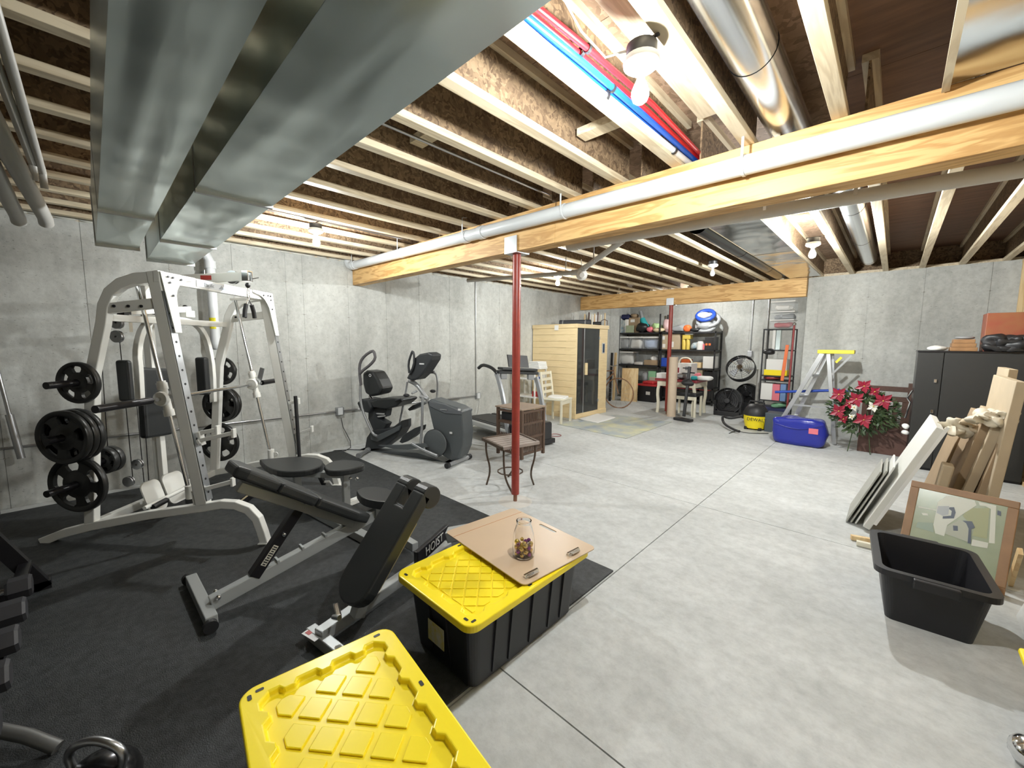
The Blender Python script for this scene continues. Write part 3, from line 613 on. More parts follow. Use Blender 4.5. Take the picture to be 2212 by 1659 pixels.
# smith bar with its carriages and black sleeves
BU, BZ = -.305, 1.075
o = MB().tube([SM.P(BU, .03, BZ), SM.P(BU, W+.0, BZ)], .0145, 12).build('lifting_bar', M_CHROME, t)
MB().tube([SM.P(BU, -.40, BZ), SM.P(BU, -.02, BZ)], .025, 16).build('bar_sleeve', M_BLACKM, t)
MB().tube([SM.P(BU, W+.02, BZ), SM.P(BU, W+.26, BZ)], .025, 16).build('bar_sleeve', M_BLACKM, t)
for vi, m_ in ((.1, M_WHITE), (W-.1, M_WHITE)):
    c = SM.P(BU+.0, vi, BZ); d = (SM.P(-.44, vi, 1.9)-SM.P(-.18, vi, .33)).normalized()
    o = MB().cyl(c-d*.13, c+d*.13, .027, 16).build('carriage', m_, t)
    for k in (-.11, .09): MB().cyl(c+d*k-d*.025, c+d*k+d*.025, .033, 16).build('bushing', m_, o)
    MB().lathe(c-SM.v*.05, [(0, 0), (.05, 0), (.055, .01), (.05, .03), (0, .03)], 18, SM.v).build('lock_disc', m_, o)
    MB().bar(c+d*.0+SM.u*.04, c+SM.u*.09+V((0, 0, .16)), .012, .04, SM.v).build('lock_hook', M_STEEL, o)
# racking hooks on the front uprights
def hook(px, py, qx, qy, v, drop=.09):
    a = SM.onv(px, py, v); b = SM.onv(qx, qy, v); A = SM.P(a[0], v, a[2]); B = SM.P(b[0], v, b[2])
    o = MB().bar(A, B, .03, .028, SM.v).build('racking_hook', M_WHITE, t, bevel=.003)
    MB().bar(B-V((0, 0, .035)), B+V((0, 0, .03)), .035, .018, SM.v).build('hook_tip', M_WHITE, o, bevel=.003)
    MB().bar(A+V((0, 0, .01)), A+V((.01, .01, -drop)), .045, .02, SM.v).build('hook_plate', M_WHITE, o, bevel=.003)
hook(432, 935, 470, 928, 0); hook(430, 952, 505, 935, -.02, .02)
hook(420, 1062, 503, 1040, 0, .13); hook(620, 872, 645, 866, W); hook(640, 938, 674, 926, W)
MB().tube([SM.P(.07, W-.05, .95), SM.P(.08, W-.05, .3)], .018, 8).build('black_strap', M_BLACK, t)
# weight horns and plates
def plate_mesh(R, th=.038):
    a = V((0, 1, 0)); q = MB()
    q.lathe((0, -th/2, 0), [(R*.80, .006), (R*.84, 0), (R*.97, 0), (R, .008), (R, th-.008), (R*.97, th), (R*.84, th), (R*.80, th-.006), (R*.80, .006)], 40, a)
    q.lathe((0, -th/2, 0), [(.026, .002), (R*.24, .002), (R*.28, .008), (R*.50, .010), (R*.50, th-.01), (R*.28, th-.008), (R*.24, th-.002), (.026, th-.002), (.026, .002)], 32, a)
    for k in range(5):
        a0 = math.radians(k*72-17+90); n = 6; ring0 = []; 
        vs = []
        for rr, w_ in ((R*.46, 21), (R*.6, 16), (R*.72, 16), (R*.83, 23)):
            for j in range(n+1):
                an = math.radians(k*72+90-w_+2*w_*j/n)
                for y_ in (-th*.28, th*.28): vs.append((rr*math.cos(an), y_, rr*math.sin(an)))
        fs = []; st = (n+1)*2
        for i in range(3):
            for j in range(n):
                for y_ in (0, 1): fs.append((i*st+j*2+y_, (i+1)*st+j*2+y_, (i+1)*st+j*2+2+y_, i*st+j*2+2+y_))
            fs.append((i*st, i*st+1, (i+1)*st+1, (i+1)*st)); fs.append((i*st+n*2, i*st+n*2+1, (i+1)*st+n*2+1, (i+1)*st+n*2))
        q.add(vs, fs)
    return q
PL = {}
def plate(R, pos, ang, label, group=None, rot=0):
    if R not in PL:
        o = plate_mesh(R).build('weight_plate', M_PLATE, loc=(0, 0, 0)); PL[R] = o
    else:
        o = PL[R].copy(); COL.objects.link(o)
    o.location = pos; o.rotation_euler = (0, rot, math.radians(ang)); tag(o, label, 'weight plate', group); return o
GP = 'black weight plates stored on the white frame'
near = [(-.745, 1.205, .145, [-.075], ['small black weight plate on the top near-side horn of the white frame']),
        (-.785, .84, .185, [-.075, -.12, -.165], ['innermost of three stacked black plates on the middle near-side horn', 'middle one of three stacked black plates on the middle near-side horn', 'outermost of three stacked black plates on the middle near-side horn']),
        (-.825, .48, .205, [-.075], ['largest black weight plate, lowest horn on the near side of the white frame'])]
far = [(-.745, 1.19, .145, [.075], ['small black weight plate on the top far-side horn of the white frame']),
       (-.785, .84, .185, [.075, .12], ['inner one of two black plates on the middle far-side horn', 'outer one of two black plates on the middle far-side horn']),
       (-.825, .44, .205, [.075], ['large black weight plate on the lowest far-side horn of the white frame'])]
for base, lst, sg in ((0, near, -1), (W, far, 1)):
    for u, z, R, vs_, labs in lst:
        MB().tube([SM.P(u, base+sg*.02, z), SM.P(u, base+sg*.27, z)], .0235, 14).build('weight_horn', M_BLACKM, t)
        for v, lb in zip(vs_, labs): plate(R, SM.P(u, base+v, z), SM.a*57.2958+90-90, lb, GP, random.uniform(0, 1))
for dv, zz, R in ((.1, .60, .10), (.145, .60, .10)):
    MB().tube([SM.P(-.8, .03, .6), SM.P(-.8, .2, .6)], .02, 12).build('weight_horn', M_BLACKM, t) if dv == .1 else None
    plate(R, SM.P(-.8, dv, .6), SM.a*57.3, ['inner small black plate behind the near uprights of the white frame', 'outer small black plate behind the near uprights of the white frame'][dv > .12], GP)
# handle hanging from the lat arm
c = SM.P(.03, CX, 1.94)
t2 = thing('pulldown_handle', 'black-gripped V-shaped handle hanging from the arm of the white frame', 'handle', tuple(c))
MB().tube([c+V((0, 0, .0)), c+SM.v*.012+V((0, 0, -.02)), c+SM.v*.014+V((0, 0, -.07)), c+V((0, 0, -.09)), c-SM.v*.014+V((0, 0, -.07)), c-SM.v*.012+V((0, 0, -.02))], .004, 8, closed=True).build('carabiner', M_CHROME, t2)
for sg in (-1, 1):
    a = c+V((0, 0, -.085)); b = a+SM.v*sg*.035+V((0, 0, -.05)); d = a+SM.v*sg*.065+V((0, 0, -.16)); e = b+SM.u*.0+SM.v*sg*.06+V((0, 0, .0))
    MB().tube([a, b], .006, 8).build('handle_arm', M_CHROME, t2); MB().tube([b, (b+d)/2+SM.v*sg*.006, d], .017, 12).build('grip', M_BLACK, t2)
# ---------------------------------------------------------------- barbell leaning in the left corner
tag(MB().tube([X(-35, 690, -5.47), X(35, 950, -5.41)], .014, 10).tube([X(20, 895, -5.423), X(46, 990, -5.40)], .025, 12).build('barbell', M_STEEL), 'steel barbell leaning upright on the left wall at the photo edge', 'barbell')
# ================================================================== LONG ADJUSTABLE BENCH
BA = Z(455, 1305, .08)
BF = Fr(BA, 91)
t = thing('weight_bench', 'adjustable bench with a long tilted black pad on a black strut', 'bench', tuple(BF.P(.5, 0, .011)))
MB().bar(BF.P(.0, 0, .085), BF.P(1.0, 0, .285), .05, .075, BF.v).build('spine', M_GREYM, t, bevel=.005)
MB().bar(BF.P(-.02, -.13, .055), BF.P(-.02, .42, .055), .06, .055, V((0, 0, 1))).build('front_foot', M_GREYM, t, bevel=.005)
for v in (-.15, .45): MB().cyl(BF.P(-.03, v-.015, .045), BF.P(-.03, v+.015, .045), .033, 16).build('foot_wheel', M_BLACK, t)
for u, v in ((.03, -.035), (.03, .035)): MB().ell(BF.P(u, v, .12), .014, 10, 7).build('bolt', M_CHROME, t)
MB().bar(BF.P(.96, 0, .28), BF.P(1.15, 0, .04), .05, .05, BF.v).build('rear_leg', M_GREYM, t, bevel=.005)
MB().bar(BF.P(1.15, -.22, .04), BF.P(1.15, .22, .04), .06, .05, V((0, 0, 1))).build('rear_foot', M_GREYM, t, bevel=.005)
for k in range(4):
    u_ = .33+k*.14; MB().bar(BF.P(u_, -.03, .128+u_*.2), BF.P(u_, .03, .128+u_*.2), .012, .02).build('notch', M_GREYM, t)
sa, sb = BF.P(.205, 0, .15), BF.P(.49, 0, .51)
o = MB().bar(sa, sb, .058, .058, BF.v).build('strut', M_BLACKM, t, bevel=.004)
sd = (sb-sa).normalized(); sn = BF.v.cross(sd).normalized(); fv = -BF.u if False else -BF.v
MB().bar(sb-sd*.05, sb+sd*.02, .048, .048, BF.v).build('strut_head', M_BLACKM, o, bevel=.02)
for k in (.005, -.2): MB().ell(sb+sd*k+fv*.031, .013, 12, 8).build('bolt', M_CHROME, o)
c = sa+sd*.13+fv*.030
lb = MB().obox(c, sd*.06, sn*.015, fv*.0008).build('warning_label', mat('label_cream', (.62, .60, .5), .5), o)
lines = MB()
for k in range(9): lines.obox(c+sd*(-.052+k*.0128)+fv*.0012, sd*.0034, sn*(.012 if k % 3 else .008), fv*.0003)
q_ = lines.build('label_print', M_BLACK, lb if False else o); q_['kind'] = 'stuff'
MB().tube([sa-sd*.01-V((0, 0, .01)), sa-sd*.03-V((0, 0, .03))], .015, 10).build('red_knob', mat('red_plastic', (.45, .03, .04), .4), o)
def slab_pad(name, fr, prof, v0, v1, th, parent, m_=M_VINYL, bev=.018, taper=None):
    vs = []; n = len(prof)
    for i, (u, z) in enumerate(prof):
        a = V((prof[min(i+1, n-1)][0]-prof[max(i-1, 0)][0], prof[min(i+1, n-1)][1]-prof[max(i-1, 0)][1])).normalized(); nx, nz = -a.y, a.x
        if nz < 0: nx, nz = -nx, -nz
        k = taper[i] if taper else 1; c_ = (v0+v1)/2; h_ = (v1-v0)/2*k
        vs += [fr.P(u, c_-h_, z), fr.P(u, c_+h_, z), fr.P(u-nx*th, c_+h_, z-nz*th), fr.P(u-nx*th, c_-h_, z-nz*th)]
    fs = [(0, 1, 2, 3), ((n-1)*4, (n-1)*4+3, (n-1)*4+2, (n-1)*4+1)]
    for i in range(n-1):
        for k in range(4): l = (k+1) % 4; fs.append((i*4+k, (i+1)*4+k, (i+1)*4+l, i*4+l))
    return MB().add(vs, fs).build(name, m_, parent, bevel=bev, seg=3)
slab_pad('pad_section', BF, [(.145, .838), (.20, .808), (.35, .70)], -.13, .13, .065, t, taper=[.75, 1, 1])
slab_pad('pad_section', BF, [(.353, .698), (.55, .555)], -.13, .13, .065, t)
slab_pad('pad_section', BF, [(.553, .553), (.80, .38), (.90, .315)], -.13, .13, .065, t, taper=[1, .95, .62])
MB().bar(BF.P(.16, 0, .70), BF.P(.80, 0, .27), .06, .06, BF.v).build('pad_rail', M_GREYM, t, bevel=.005)
MB().bar(BF.P(.80, 0, .29), BF.P(.84, 0, .22), .05, .05, BF.v).build('hinge_post', M_GREYM, t)
# ================================================================== second bench standing on its curved back pad
t = thing('weight_bench', 'bench with an upright notched black back pad, left of the yellow-lidded totes', 'bench', (-1.9, 1.0, .011))
xl, xr = -2.03, -1.755; wv = V((1, 0, 0)); p0 = V((0, .77, .21)); p1 = V((0, 1.165, .70)); ld = (p1-p0).normalized(); nn = V((0, -ld.z, ld.y)).normalized()
if nn.y > 0: nn = -nn
L_ = (p1-p0).length
nseg = 8
prof = [(0.0, .0)]
def padpt(s_, x, off): q = p0+ld*s_+nn*off; return V((x, q.y, q.z))
# outline in (x, s): rounded bottom, slot at top
R_ = (xr-xl)/2
pol = [(R_+R_*math.cos(a), R_*.75+R_*.75*math.sin(a)) for a in [math.radians(180+k*15) for k in range(13)]]
pol += [(2*R_, L_), (R_+.035, L_), (R_+.035, L_-.11), (R_-.035, L_-.11), (R_-.035, L_), (0, L_)]
o = MB().prism(pol, (V((xl, p0.y, p0.z)), wv, ld), -nn*.065).build('back_pad', M_VINYL, t, bevel=.012, seg=3)
for xa, xb in ((xl, xl+R_-.035), (xl+R_+.035, xr)):
    r_ = .062; c_ = p1-nn*(-.0)-nn*r_; q = MB(); prf = []
    prf = [(r_*math.cos(math.radians(a)), r_*math.sin(math.radians(a))) for a in range(90, -181, -18)]
    q.prism([(-b, a) for a, b in [(y_, z_) for z_, y_ in prf]] if False else [(a, b) for a, b in prf], (V((xa, c_.y, c_.z)), ld, nn), V((xb-xa, 0, 0)))
    q.build('pad_roll', M_VINYL, o, bevel=.006)
MB().prism([(R_*.3, .12), (R_*1.7, .12), (R_*1.7, L_-.15), (R_*.3, L_-.15)], (V((xl, p0.y, p0.z))-nn*.066, wv, ld), -nn*.03).build('backing_board', mat('raw_board', (.5, .42, .2), .6), t)
MB().bar(V((-1.89, .86, .2)), V((-1.89, 1.12, .52)), .06, .05, wv).build('pad_bracket', M_BLACKM, t, bevel=.004)
MB().bar(V((-1.92, .66, .075)), V((-2.15, 1.62, .09)), .06, .06, V((0, 0, 1))).build('spine', M_GREYM, t, bevel=.005)
MB().bar(V((-1.89, .84, .1)), V((-1.89, .90, .26)), .06, .06, wv).build('hinge_post', M_GREYM, t, bevel=.005)
MB().bar(V((-1.9, .74, .21)), V((-1.82, .72, .19)), .03, .03).build('hinge_pin', M_CHROME, t, bevel=.008)
MB().lathe((-1.83, .70, .20), [(.0, 0), (.012, 0), (.012, .05), (0, .05)], 12, (1, .2, .3)).build('bolt', M_CHROME, t)
MB().bar(V((-2.02, .66, .05)), V((-1.60, .72, .05)), .06, .05, V((0, 0, 1))).build('front_foot', M_GREYM, t, bevel=.005)
o = MB().obox(V((-1.95, .645, .0775)), V((.05, .012, 0)), V((-.006, .025, 0)), V((0, 0, .001))).build('red_white_label', mat('label_white', (.75, .75, .75), .4), t)
MB().obox(V((-1.975, .64, .079)), V((.015, .004, 0)), V((-.004, .015, 0)), V((0, 0, .0008))).build('red_mark', mat('red_label', (.45, .06, .05), .4), o)
h1, h2 = Z(898, 1208, .2), Z(966, 1146, .2); hd = (h2-h1).normalized(); hn = hd.cross(V((0, 0, 1)))
MB().bar(h1, h2, .09, .03, V((0, 0, 1))).build('name_plate', M_BLACKM, t, bevel=.006)
text('HOIST', .078, (h1+h2)/2+hn*.0165, hd, V((0, 0, 1)), mat('letter_white', (.6, .6, .57), .4), t)
MB().bar(V((-2.0, 1.5, .26)), V((-1.86, 1.62, .3)), .09, .07).build('seat_bracket', M_GREYM, t, bevel=.006)
MB().tube([V((-2.12, 1.70, .05)), V((-1.72, 1.90, .05))], .05, 14).build('rear_foot', M_BLACK, t)
# ================================================================== third bench further back: separate black seat cushions
t = thing('weight_bench', 'bench behind the long tilted pad with flat rounded black seats near the wall', 'bench', (-3.5, 1.35, .011))
def cushion(name, pix, z, th, parent, nm=3):
    pts = smooth([Z(*p, z) for p in pix+[pix[0]]], 2)[:-1]
    q = MB(); n = len(pts); q.add([*pts]+[p-V((0, 0, th)) for p in pts], [tuple(range(n)), tuple(range(n, 2*n))[::-1]]+[(i, i+n, (i+1) % n+n, (i+1) % n) for i in range(n)])
    return q.build(name, M_VINYL, parent, bevel=.014, seg=3)
zs = .42
cushion('seat', [(560, 992), (640, 985), (688, 988), (700, 996), (694, 1006), (668, 1016), (612, 1020), (575, 1010)], zs, .055, t)
cushion('seat', [(700, 1006), (715, 996), (745, 992), (785, 996), (789, 1004), (768, 1011), (730, 1017), (705, 1016)], zs, .055, t)
cushion('seat', [(770, 1060), (790, 1050), (835, 1052), (862, 1070), (850, 1085), (810, 1083), (780, 1075)], zs-.02, .06, t)
c1 = Z(640, 1003, zs); c2 = Z(745, 1004, zs); c3 = Z(815, 1068, zs)
MB().bar(V((c1.x, c1.y, zs-.08)), V((c2.x, c2.y, zs-.09)), .06, .05).build('seat_rail', M_GREYM, t, bevel=.004)
for c in (c1, c2, c3): MB().bar(V((c.x, c.y, .02)), V((c.x, c.y, zs-.055)), .055, .055).build('seat_post', M_GREYM, t, bevel=.004)
MB().bar(V((c1.x-.2, c1.y, .045)), V((c3.x, c3.y, .045)), .07, .06).build('spine', M_GREYM, t, bevel=.004)
MB().bar(V((c2.x-.02, c2.y-.2, .035)), V((c2.x-.1, c2.y+.2, .035)), .06, .045).build('foot', M_WHITE, t, bevel=.004)
for a in ((757, 1034), (771, 1034)): q = Z(*a, .33); MB().ell(q, .016, 10, 8).build('bolt', M_CHROME, t)
a, b = Z(690, 1025, .33), Z(700, 1045, .22); MB().bar(a, b, .035, .03).build('lever', M_BLACKM, t)
MB().bar(Z(705, 1040, .25), Z(712, 1048, .15), .05, .02).build('white_bracket', M_WHITE, t)
# long low thing on the mat under the frame: dark step with a label
p = Z(530, 1075, .05)
t = thing('resistance_bar', 'low dark bar with a bronze label on the mat beside the white frame foot', 'bar', (p.x, p.y, .011))
a, b = Z(505, 1090, .05), Z(560, 1055, .05); MB().bar(a, b, .07, .06, V((0, 0, 1))).build('bar_body', M_BLACKM, t, bevel=.005)
a, b = Z(520, 1082, .082), Z(548, 1060, .082); MB().bar(a, b, .02, .001, V((0, 0, 1)).cross(b-a)).build('label', mat('bronze_label', (.4, .33, .2), .4), t)
# ================================================================== dumbbell rack at the left edge
t = thing('dumbbell_rack', 'dark tiered dumbbell rack at the left photo edge', 'rack', (-2.7, -.55, .011))
RKY = -.42
for k, z in enumerate((.22, .56, .90)):
    y = RKY-.03-k*.09
    for dy in (-.07, .09): MB().bar(V((-3.6, y+dy, z-.03)), V((-1.75, y+dy, z-.0)), .05, .03, V((0, 1, 0))).build('shelf_rail', M_BLACKM, t)
for x in (-3.6, -1.75): MB().bar(V((x, RKY+.12, .02)), V((x, RKY-.35, 1.05)), .05, .07, V((1, 0, 0))).build('side_frame', M_BLACKM, t); MB().bar(V((x, RKY+.15, .035)), V((x, RKY-.5, .035)), .05, .05, V((1, 0, 0))).build('foot', M_BLACKM, t)
db = thing('dumbbell', 'x', 'dumbbell', (0, 0, 0)); 
hx = [(0, -.13), (.048, -.13), (.055, -.12), (.055, -.055), (.048, -.045), (0, -.045)]
MB().lathe((0, 0, 0), hx, 6, (0, 1, 0), False).build('head', mat('dumbbell_rubber', (.035, .035, .04), .5), db); MB().lathe((0, 0, 0), [(a, -b) for a, b in hx], 6, (0, 1, 0), False).build('head', MATS['dumbbell_rubber'], db)
MB().tube([V((0, -.05, 0)), V((0, .05, 0))], .015, 10).build('grip', M_CHROME, db)
row = ['lowest', 'middle', 'top']; first = True
for k, z in enumerate((.22, .56, .90)):
    for i in range(5):
        x = -2.0-i*.26; loc = (x, RKY+.0-k*.09, z+.062)
        lab = 'black hex dumbbell, %s from the right end of the %s tier of the dark rack' % (['first', 'second', 'third', 'fourth', 'fifth'][i], row[k])
        if first: db.location = loc; tag(db, lab, None, 'dumbbells on the %s tier of the rack' % row[k]); first = False
        else: dup(db, loc, lab, 'dumbbells on the %s tier of the rack' % row[k])
# kettlebell and bar in the bottom left corner
t = thing('kettlebell', 'dark kettlebell with a shiny rim at the bottom left corner', 'kettlebell', (-1.62, -.08, .011))
c = Z(215, 1700, .15); 
MB().ell(c, (.10, .10, .095), 24, 16).build('ball', mat('kettle_iron', (.03, .03, .032), .22, .7), t)
a_ = V((.7, .7, 0)).normalized()
MB().tube(smooth([c-a_*.07+V((0, 0, .06)), c-a_*.085+V((0, 0, .12)), c-a_*.03+V((0, 0, .155)), c+a_*.03+V((0, 0, .155)), c+a_*.085+V((0, 0, .12)), c+a_*.07+V((0, 0, .06))], 2), .012, 10).build('handle', M_STEEL, t)
MB().cyl(V((c.x, c.y, .011)), V((c.x, c.y, .11)), .07, 20).build('base', MATS['kettle_iron'], t)
tag(MB().tube([Z(-40, 1570, .1), Z(60, 1590, .08), Z(125, 1615, .03)], .022, 10).build('dumbbell_bar', mat('dull_bar', (.16, .16, .155), .5, .5)), 'grey metal bar lying at the very bottom left, beside the kettlebell', 'bar')
# ================================================================== YELLOW-LIDDED TOTES
M_TOTE = mat('black_tote_plastic', (.014, .014, .017), .42)
def lid(fr, Lx, Ly, z, parent, gap, ridge, cell=.088):
    # recessed lid: outer rounded edge, crenellated inner wall, diamond relief on the floor of the recess
    top = z; rec = z-.022; N_ = 0
    out = rrect(0, Lx, 0, Ly, .055, 6)
    m_ = .052
    def inner():
        pts = []
        x0, x1, y0, y1 = m_, Lx-m_, m_, Ly-m_; q = .03
        # top side (y1) from right to left with notches, etc.
        def side(a, b, n_, dx, dy):
            res = []
            for k in range(n_):
                t0, t1 = (k+.25)/n_, (k+.75)/n_
                for t_, off in ((t0, 0), (t0+.03, 1), (t1-.03, 1), (t1, 0)):
                    res.append((a[0]+(b[0]-a[0])*t_+dx*off, a[1]+(b[1]-a[1])*t_+dy*off))
            return res
        pts += [(x1, y1-q), (x1-q, y1)]+side((x1-q, y1), (x0+q, y1), 5, 0, -.018)
        pts += [(x0+q, y1), (x0, y1-q)]+side((x0, y1-q), (x0, y0+q), 3, .018, 0)
        pts += [(x0, y0+q), (x0+q, y0)]+side((x0+q, y0), (x1-q, y0), 5, 0, .018)
        pts += [(x1-q, y0), (x1, y0+q)]+side((x1, y0+q), (x1, y1-q), 3, -.018, 0)
        return pts
    inn = inner()
    cx, cy = Lx/2, Ly/2
    bm = bmesh.new()
    def loop(pl, zz): return [bm.verts.new(fr.P(a, b, zz)) for a, b in pl]
    o_t = loop(out, top); o_b = loop([(cx+(a-cx)*1.0, cy+(b-cy)*1.0) for a, b in out], top-.035)
    i_t = loop(inn, top-.001); i_b = loop([(cx+(a-cx)*.985, cy+(b-cy)*.985) for a, b in inn], rec)
    for A_, B__ in ((o_t, o_b), (i_t, i_b)):
        n = len(A_)
        for k in range(n): bm.faces.new((A_[k], A_[(k+1) % n], B__[(k+1) % n], B__[k]))
    bm.faces.new(i_b); 
    ed = [e for e in bm.edges if (e.verts[0] in o_t and e.verts[1] in o_t) or (e.verts[0] in i_t and e.verts[1] in i_t)]
    bmesh.ops.triangle_fill(bm, edges=ed, use_beauty=True, use_dissolve=False, normal=(0, 0, 1))
    bm.faces.new(o_b[::-1])
    bmesh.ops.recalc_face_normals(bm, faces=bm.faces)
    me = bpy.data.meshes.new('lid'); o0 = V(parent['_o'])
    for v_ in bm.verts: v_.co -= o0
    bm.to_mesh(me); bm.free(); me.materials.append(M_YEL)
    o = bpy.data.objects.new('lid', me); COL.objects.link(o); o.parent = parent; o['_o'] = parent['_o']
    b = o.modifiers.new('bevel', 'BEVEL'); b.width = .006; b.segments = 3; b.limit_method = 'ANGLE'; b.angle_limit = math.radians(50)
    q = MB(); r0 = m_+.04; s_ = cell
    for i in range(-14, 15):
        for j in range(-14, 15):
            c = (cx+(i-j)*s_/1.41421, cy+(i+j)*s_/1.41421); h = (s_-gap)/1.41421
            pl = clip([(c[0], c[1]-h), (c[0]+h, c[1]), (c[0], c[1]+h), (c[0]-h, c[1])], r0, Lx-r0, r0, Ly-r0)
            if len(pl) < 3: continue
            ar = abs(sum(pl[k-1][0]*pl[k][1]-pl[k][0]*pl[k-1][1] for k in range(len(pl))))/2
            if ar < s_*s_*.12: continue
            q.prism(pl, (fr.P(0, 0, rec), fr.u, fr.v), V((0, 0, ridge)))
    q.build('diamond_relief', M_YEL, o, bevel=.003)
    for a, b in ((.045, .03), (.03, .06), (Lx-.03, .06), (Lx-.045, .03), (.03, Ly-.06), (Lx-.03, Ly-.06), (Lx/2-.05, .026), (Lx/2-.05, Ly-.026)):
        u_, v_ = (.006, .012) if min(a, Lx-a) < .035 else (.012, .006)
        MB().prism(rrect(a-u_, a+u_, b-v_, b+v_, .004, 2), (fr.P(0, 0, top), fr.u, fr.v), V((0, 0, .0006))).build('lock_hole', M_BLACK, o)
    return o
def tote(label, fr, Lx, Ly, H_, gap, ridge, cell):
    t = thing('storage_tote', label, 'storage tote', tuple(fr.P(Lx/2, Ly/2, .0115)))
    i = .045; ib = .075
    bm = MB(); n = 6
    lo = rrect(ib, Lx-ib, ib, Ly-ib, .04, n); hi = rrect(i, Lx-i, i, Ly-i, .05, n); k = len(lo)
    vs = [fr.P(a, b, .012) for a, b in lo]+[fr.P(a, b, H_-.03) for a, b in hi]
    bm.add(vs, [tuple(range(k))[::-1], tuple(range(k, 2*k))]+[(a, (a+1) % k, (a+1) % k+k, a+k) for a in range(k)])
    bm.build('tub', M_TOTE, t)
    for f_ in [.16, .3, .5, .7, .84]:
        for s_, y0, y1 in ((-1, ib, i), (1, Ly-ib, Ly-i)): MB().bar(fr.P(ib+(Lx-2*ib)*f_, y0-.002*(-s_), .03), fr.P(ib+(Lx-2*ib)*f_, y1-.002*(-s_), H_-.06), .012, .012).build('side_rib', M_TOTE, t)
    for f_ in (.35, .65):
        for x0, x1 in ((ib, i), (Lx-ib, Lx-i)): MB().bar(fr.P(x0, ib+(Ly-2*ib)*f_, .03), fr.P(x1, ib+(Ly-2*ib)*f_, H_-.06), .012, .012).build('side_rib', M_TOTE, t)
    lid(fr, Lx, Ly, H_, t, gap, ridge, cell)
    return t
T1 = Fr((-1.128, .95), 90)     # long axis along the room
t = tote('black tote with yellow lid, the one carrying the drawing board and glass jar', T1, .88, .575, .37, .007, .004, .062)
o = MB().obox(V((-1.42, .9935, .17)), V((.06, 0, 0)), V((0, 0, .05)), V((0, .001, 0))).build('paper_label', mat('paper_label', (.62, .62, .58), .6, col2=(.6, .52, .1), var=.2, vs=30), t)
T2f = Fr((-1.462, .245), -7)
tote('nearest black tote with yellow lid, bottom centre of the photo', T2f, .78, .51, .36, .02, .006, .092)
# drawing board
z = .3745
cor = [Z(958, 1150, z), Z(1110, 1103, z), Z(1292, 1185, z), Z(1135, 1272, z)]
bo = (cor[0]+cor[2])/2; bu = (cor[3]-cor[0]).normalized(); bv = V((0, 0, 1)).cross(bu); ang = math.degrees(math.atan2(bu.y, bu.x)); Lb = ((cor[3]-cor[0]).length+(cor[2]-cor[1]).length)/2; Wb = ((cor[1]-cor[0]).length+(cor[2]-cor[3]).length)/2
BD = Fr(bo-bu*Lb/2-bv*Wb/2, ang)
t = thing('drawing_board', 'tan hardboard drawing board with two clips lying on the yellow tote lid', 'drawing board', tuple(BD.P(Lb/2, Wb/2, z)))
M_HB = mat('hardboard', (.54, .40, .27), .38, var=.06, vs=4); th = .005
bm = bmesh.new()
outl = rrect(0, Lb, 0, Wb, .03, 5); 
hs = rrect(Lb*.42, Lb*.62, Wb-.05, Wb-.028, .01, 3)
vt = [[bm.verts.new(BD.P(a, b, zz)-V(t['_o'])) for a, b in pl] for pl in (outl, hs) for zz in (z+th, z)]
for A_, B__ in ((vt[0], vt[1]), (vt[2], vt[3])):
    for k in range(len(A_)): bm.faces.new((A_[k], A_[(k+1) % len(A_)], B__[(k+1) % len(A_)], B__[k]))
for A_, B__ in ((vt[0], vt[2]), (vt[1], vt[3])):
    s_ = set(A_) | set(B__); bmesh.ops.triangle_fill(bm, edges=[e for e in bm.edges if e.verts[0] in s_ and e.verts[1] in s_], use_beauty=True, normal=(0, 0, 1))
bmesh.ops.recalc_face_normals(bm, faces=bm.faces); me = bpy.data.meshes.new('board'); bm.to_mesh(me); bm.free(); me.materials.append(M_HB)
o = bpy.data.objects.new('board', me); COL.objects.link(o); o.parent = t; o['_o'] = t['_o']
MB().box(.085, .0875, .004, Wb-.004, z+th, z+th+.0008, BD).build('rubber_band', mat('rubber_band', (.5, .2, .07), .6), t)
for vv in (.16, .74):
    o = MB(); u0 = Lb-.045; c = vv*Wb
    o.box(u0-.012, u0+.012, c-.045, c+.045, z+th, z+th+.003, BD); o.prism([(0, 0), (.02, 0), (.012, .012), (.004, .014)], (BD.P(u0-.01, c-.045, z+th+.003), BD.u, V((0, 0, 1))), BD.v*.09)
    o = o.build('clip', M_CHROME, t, bevel=.001); MB().box(u0+.004, u0+.022, c-.03, c+.03, z+th+.011, z+th+.0135, BD).build('clip_lever', M_CHROME, o)
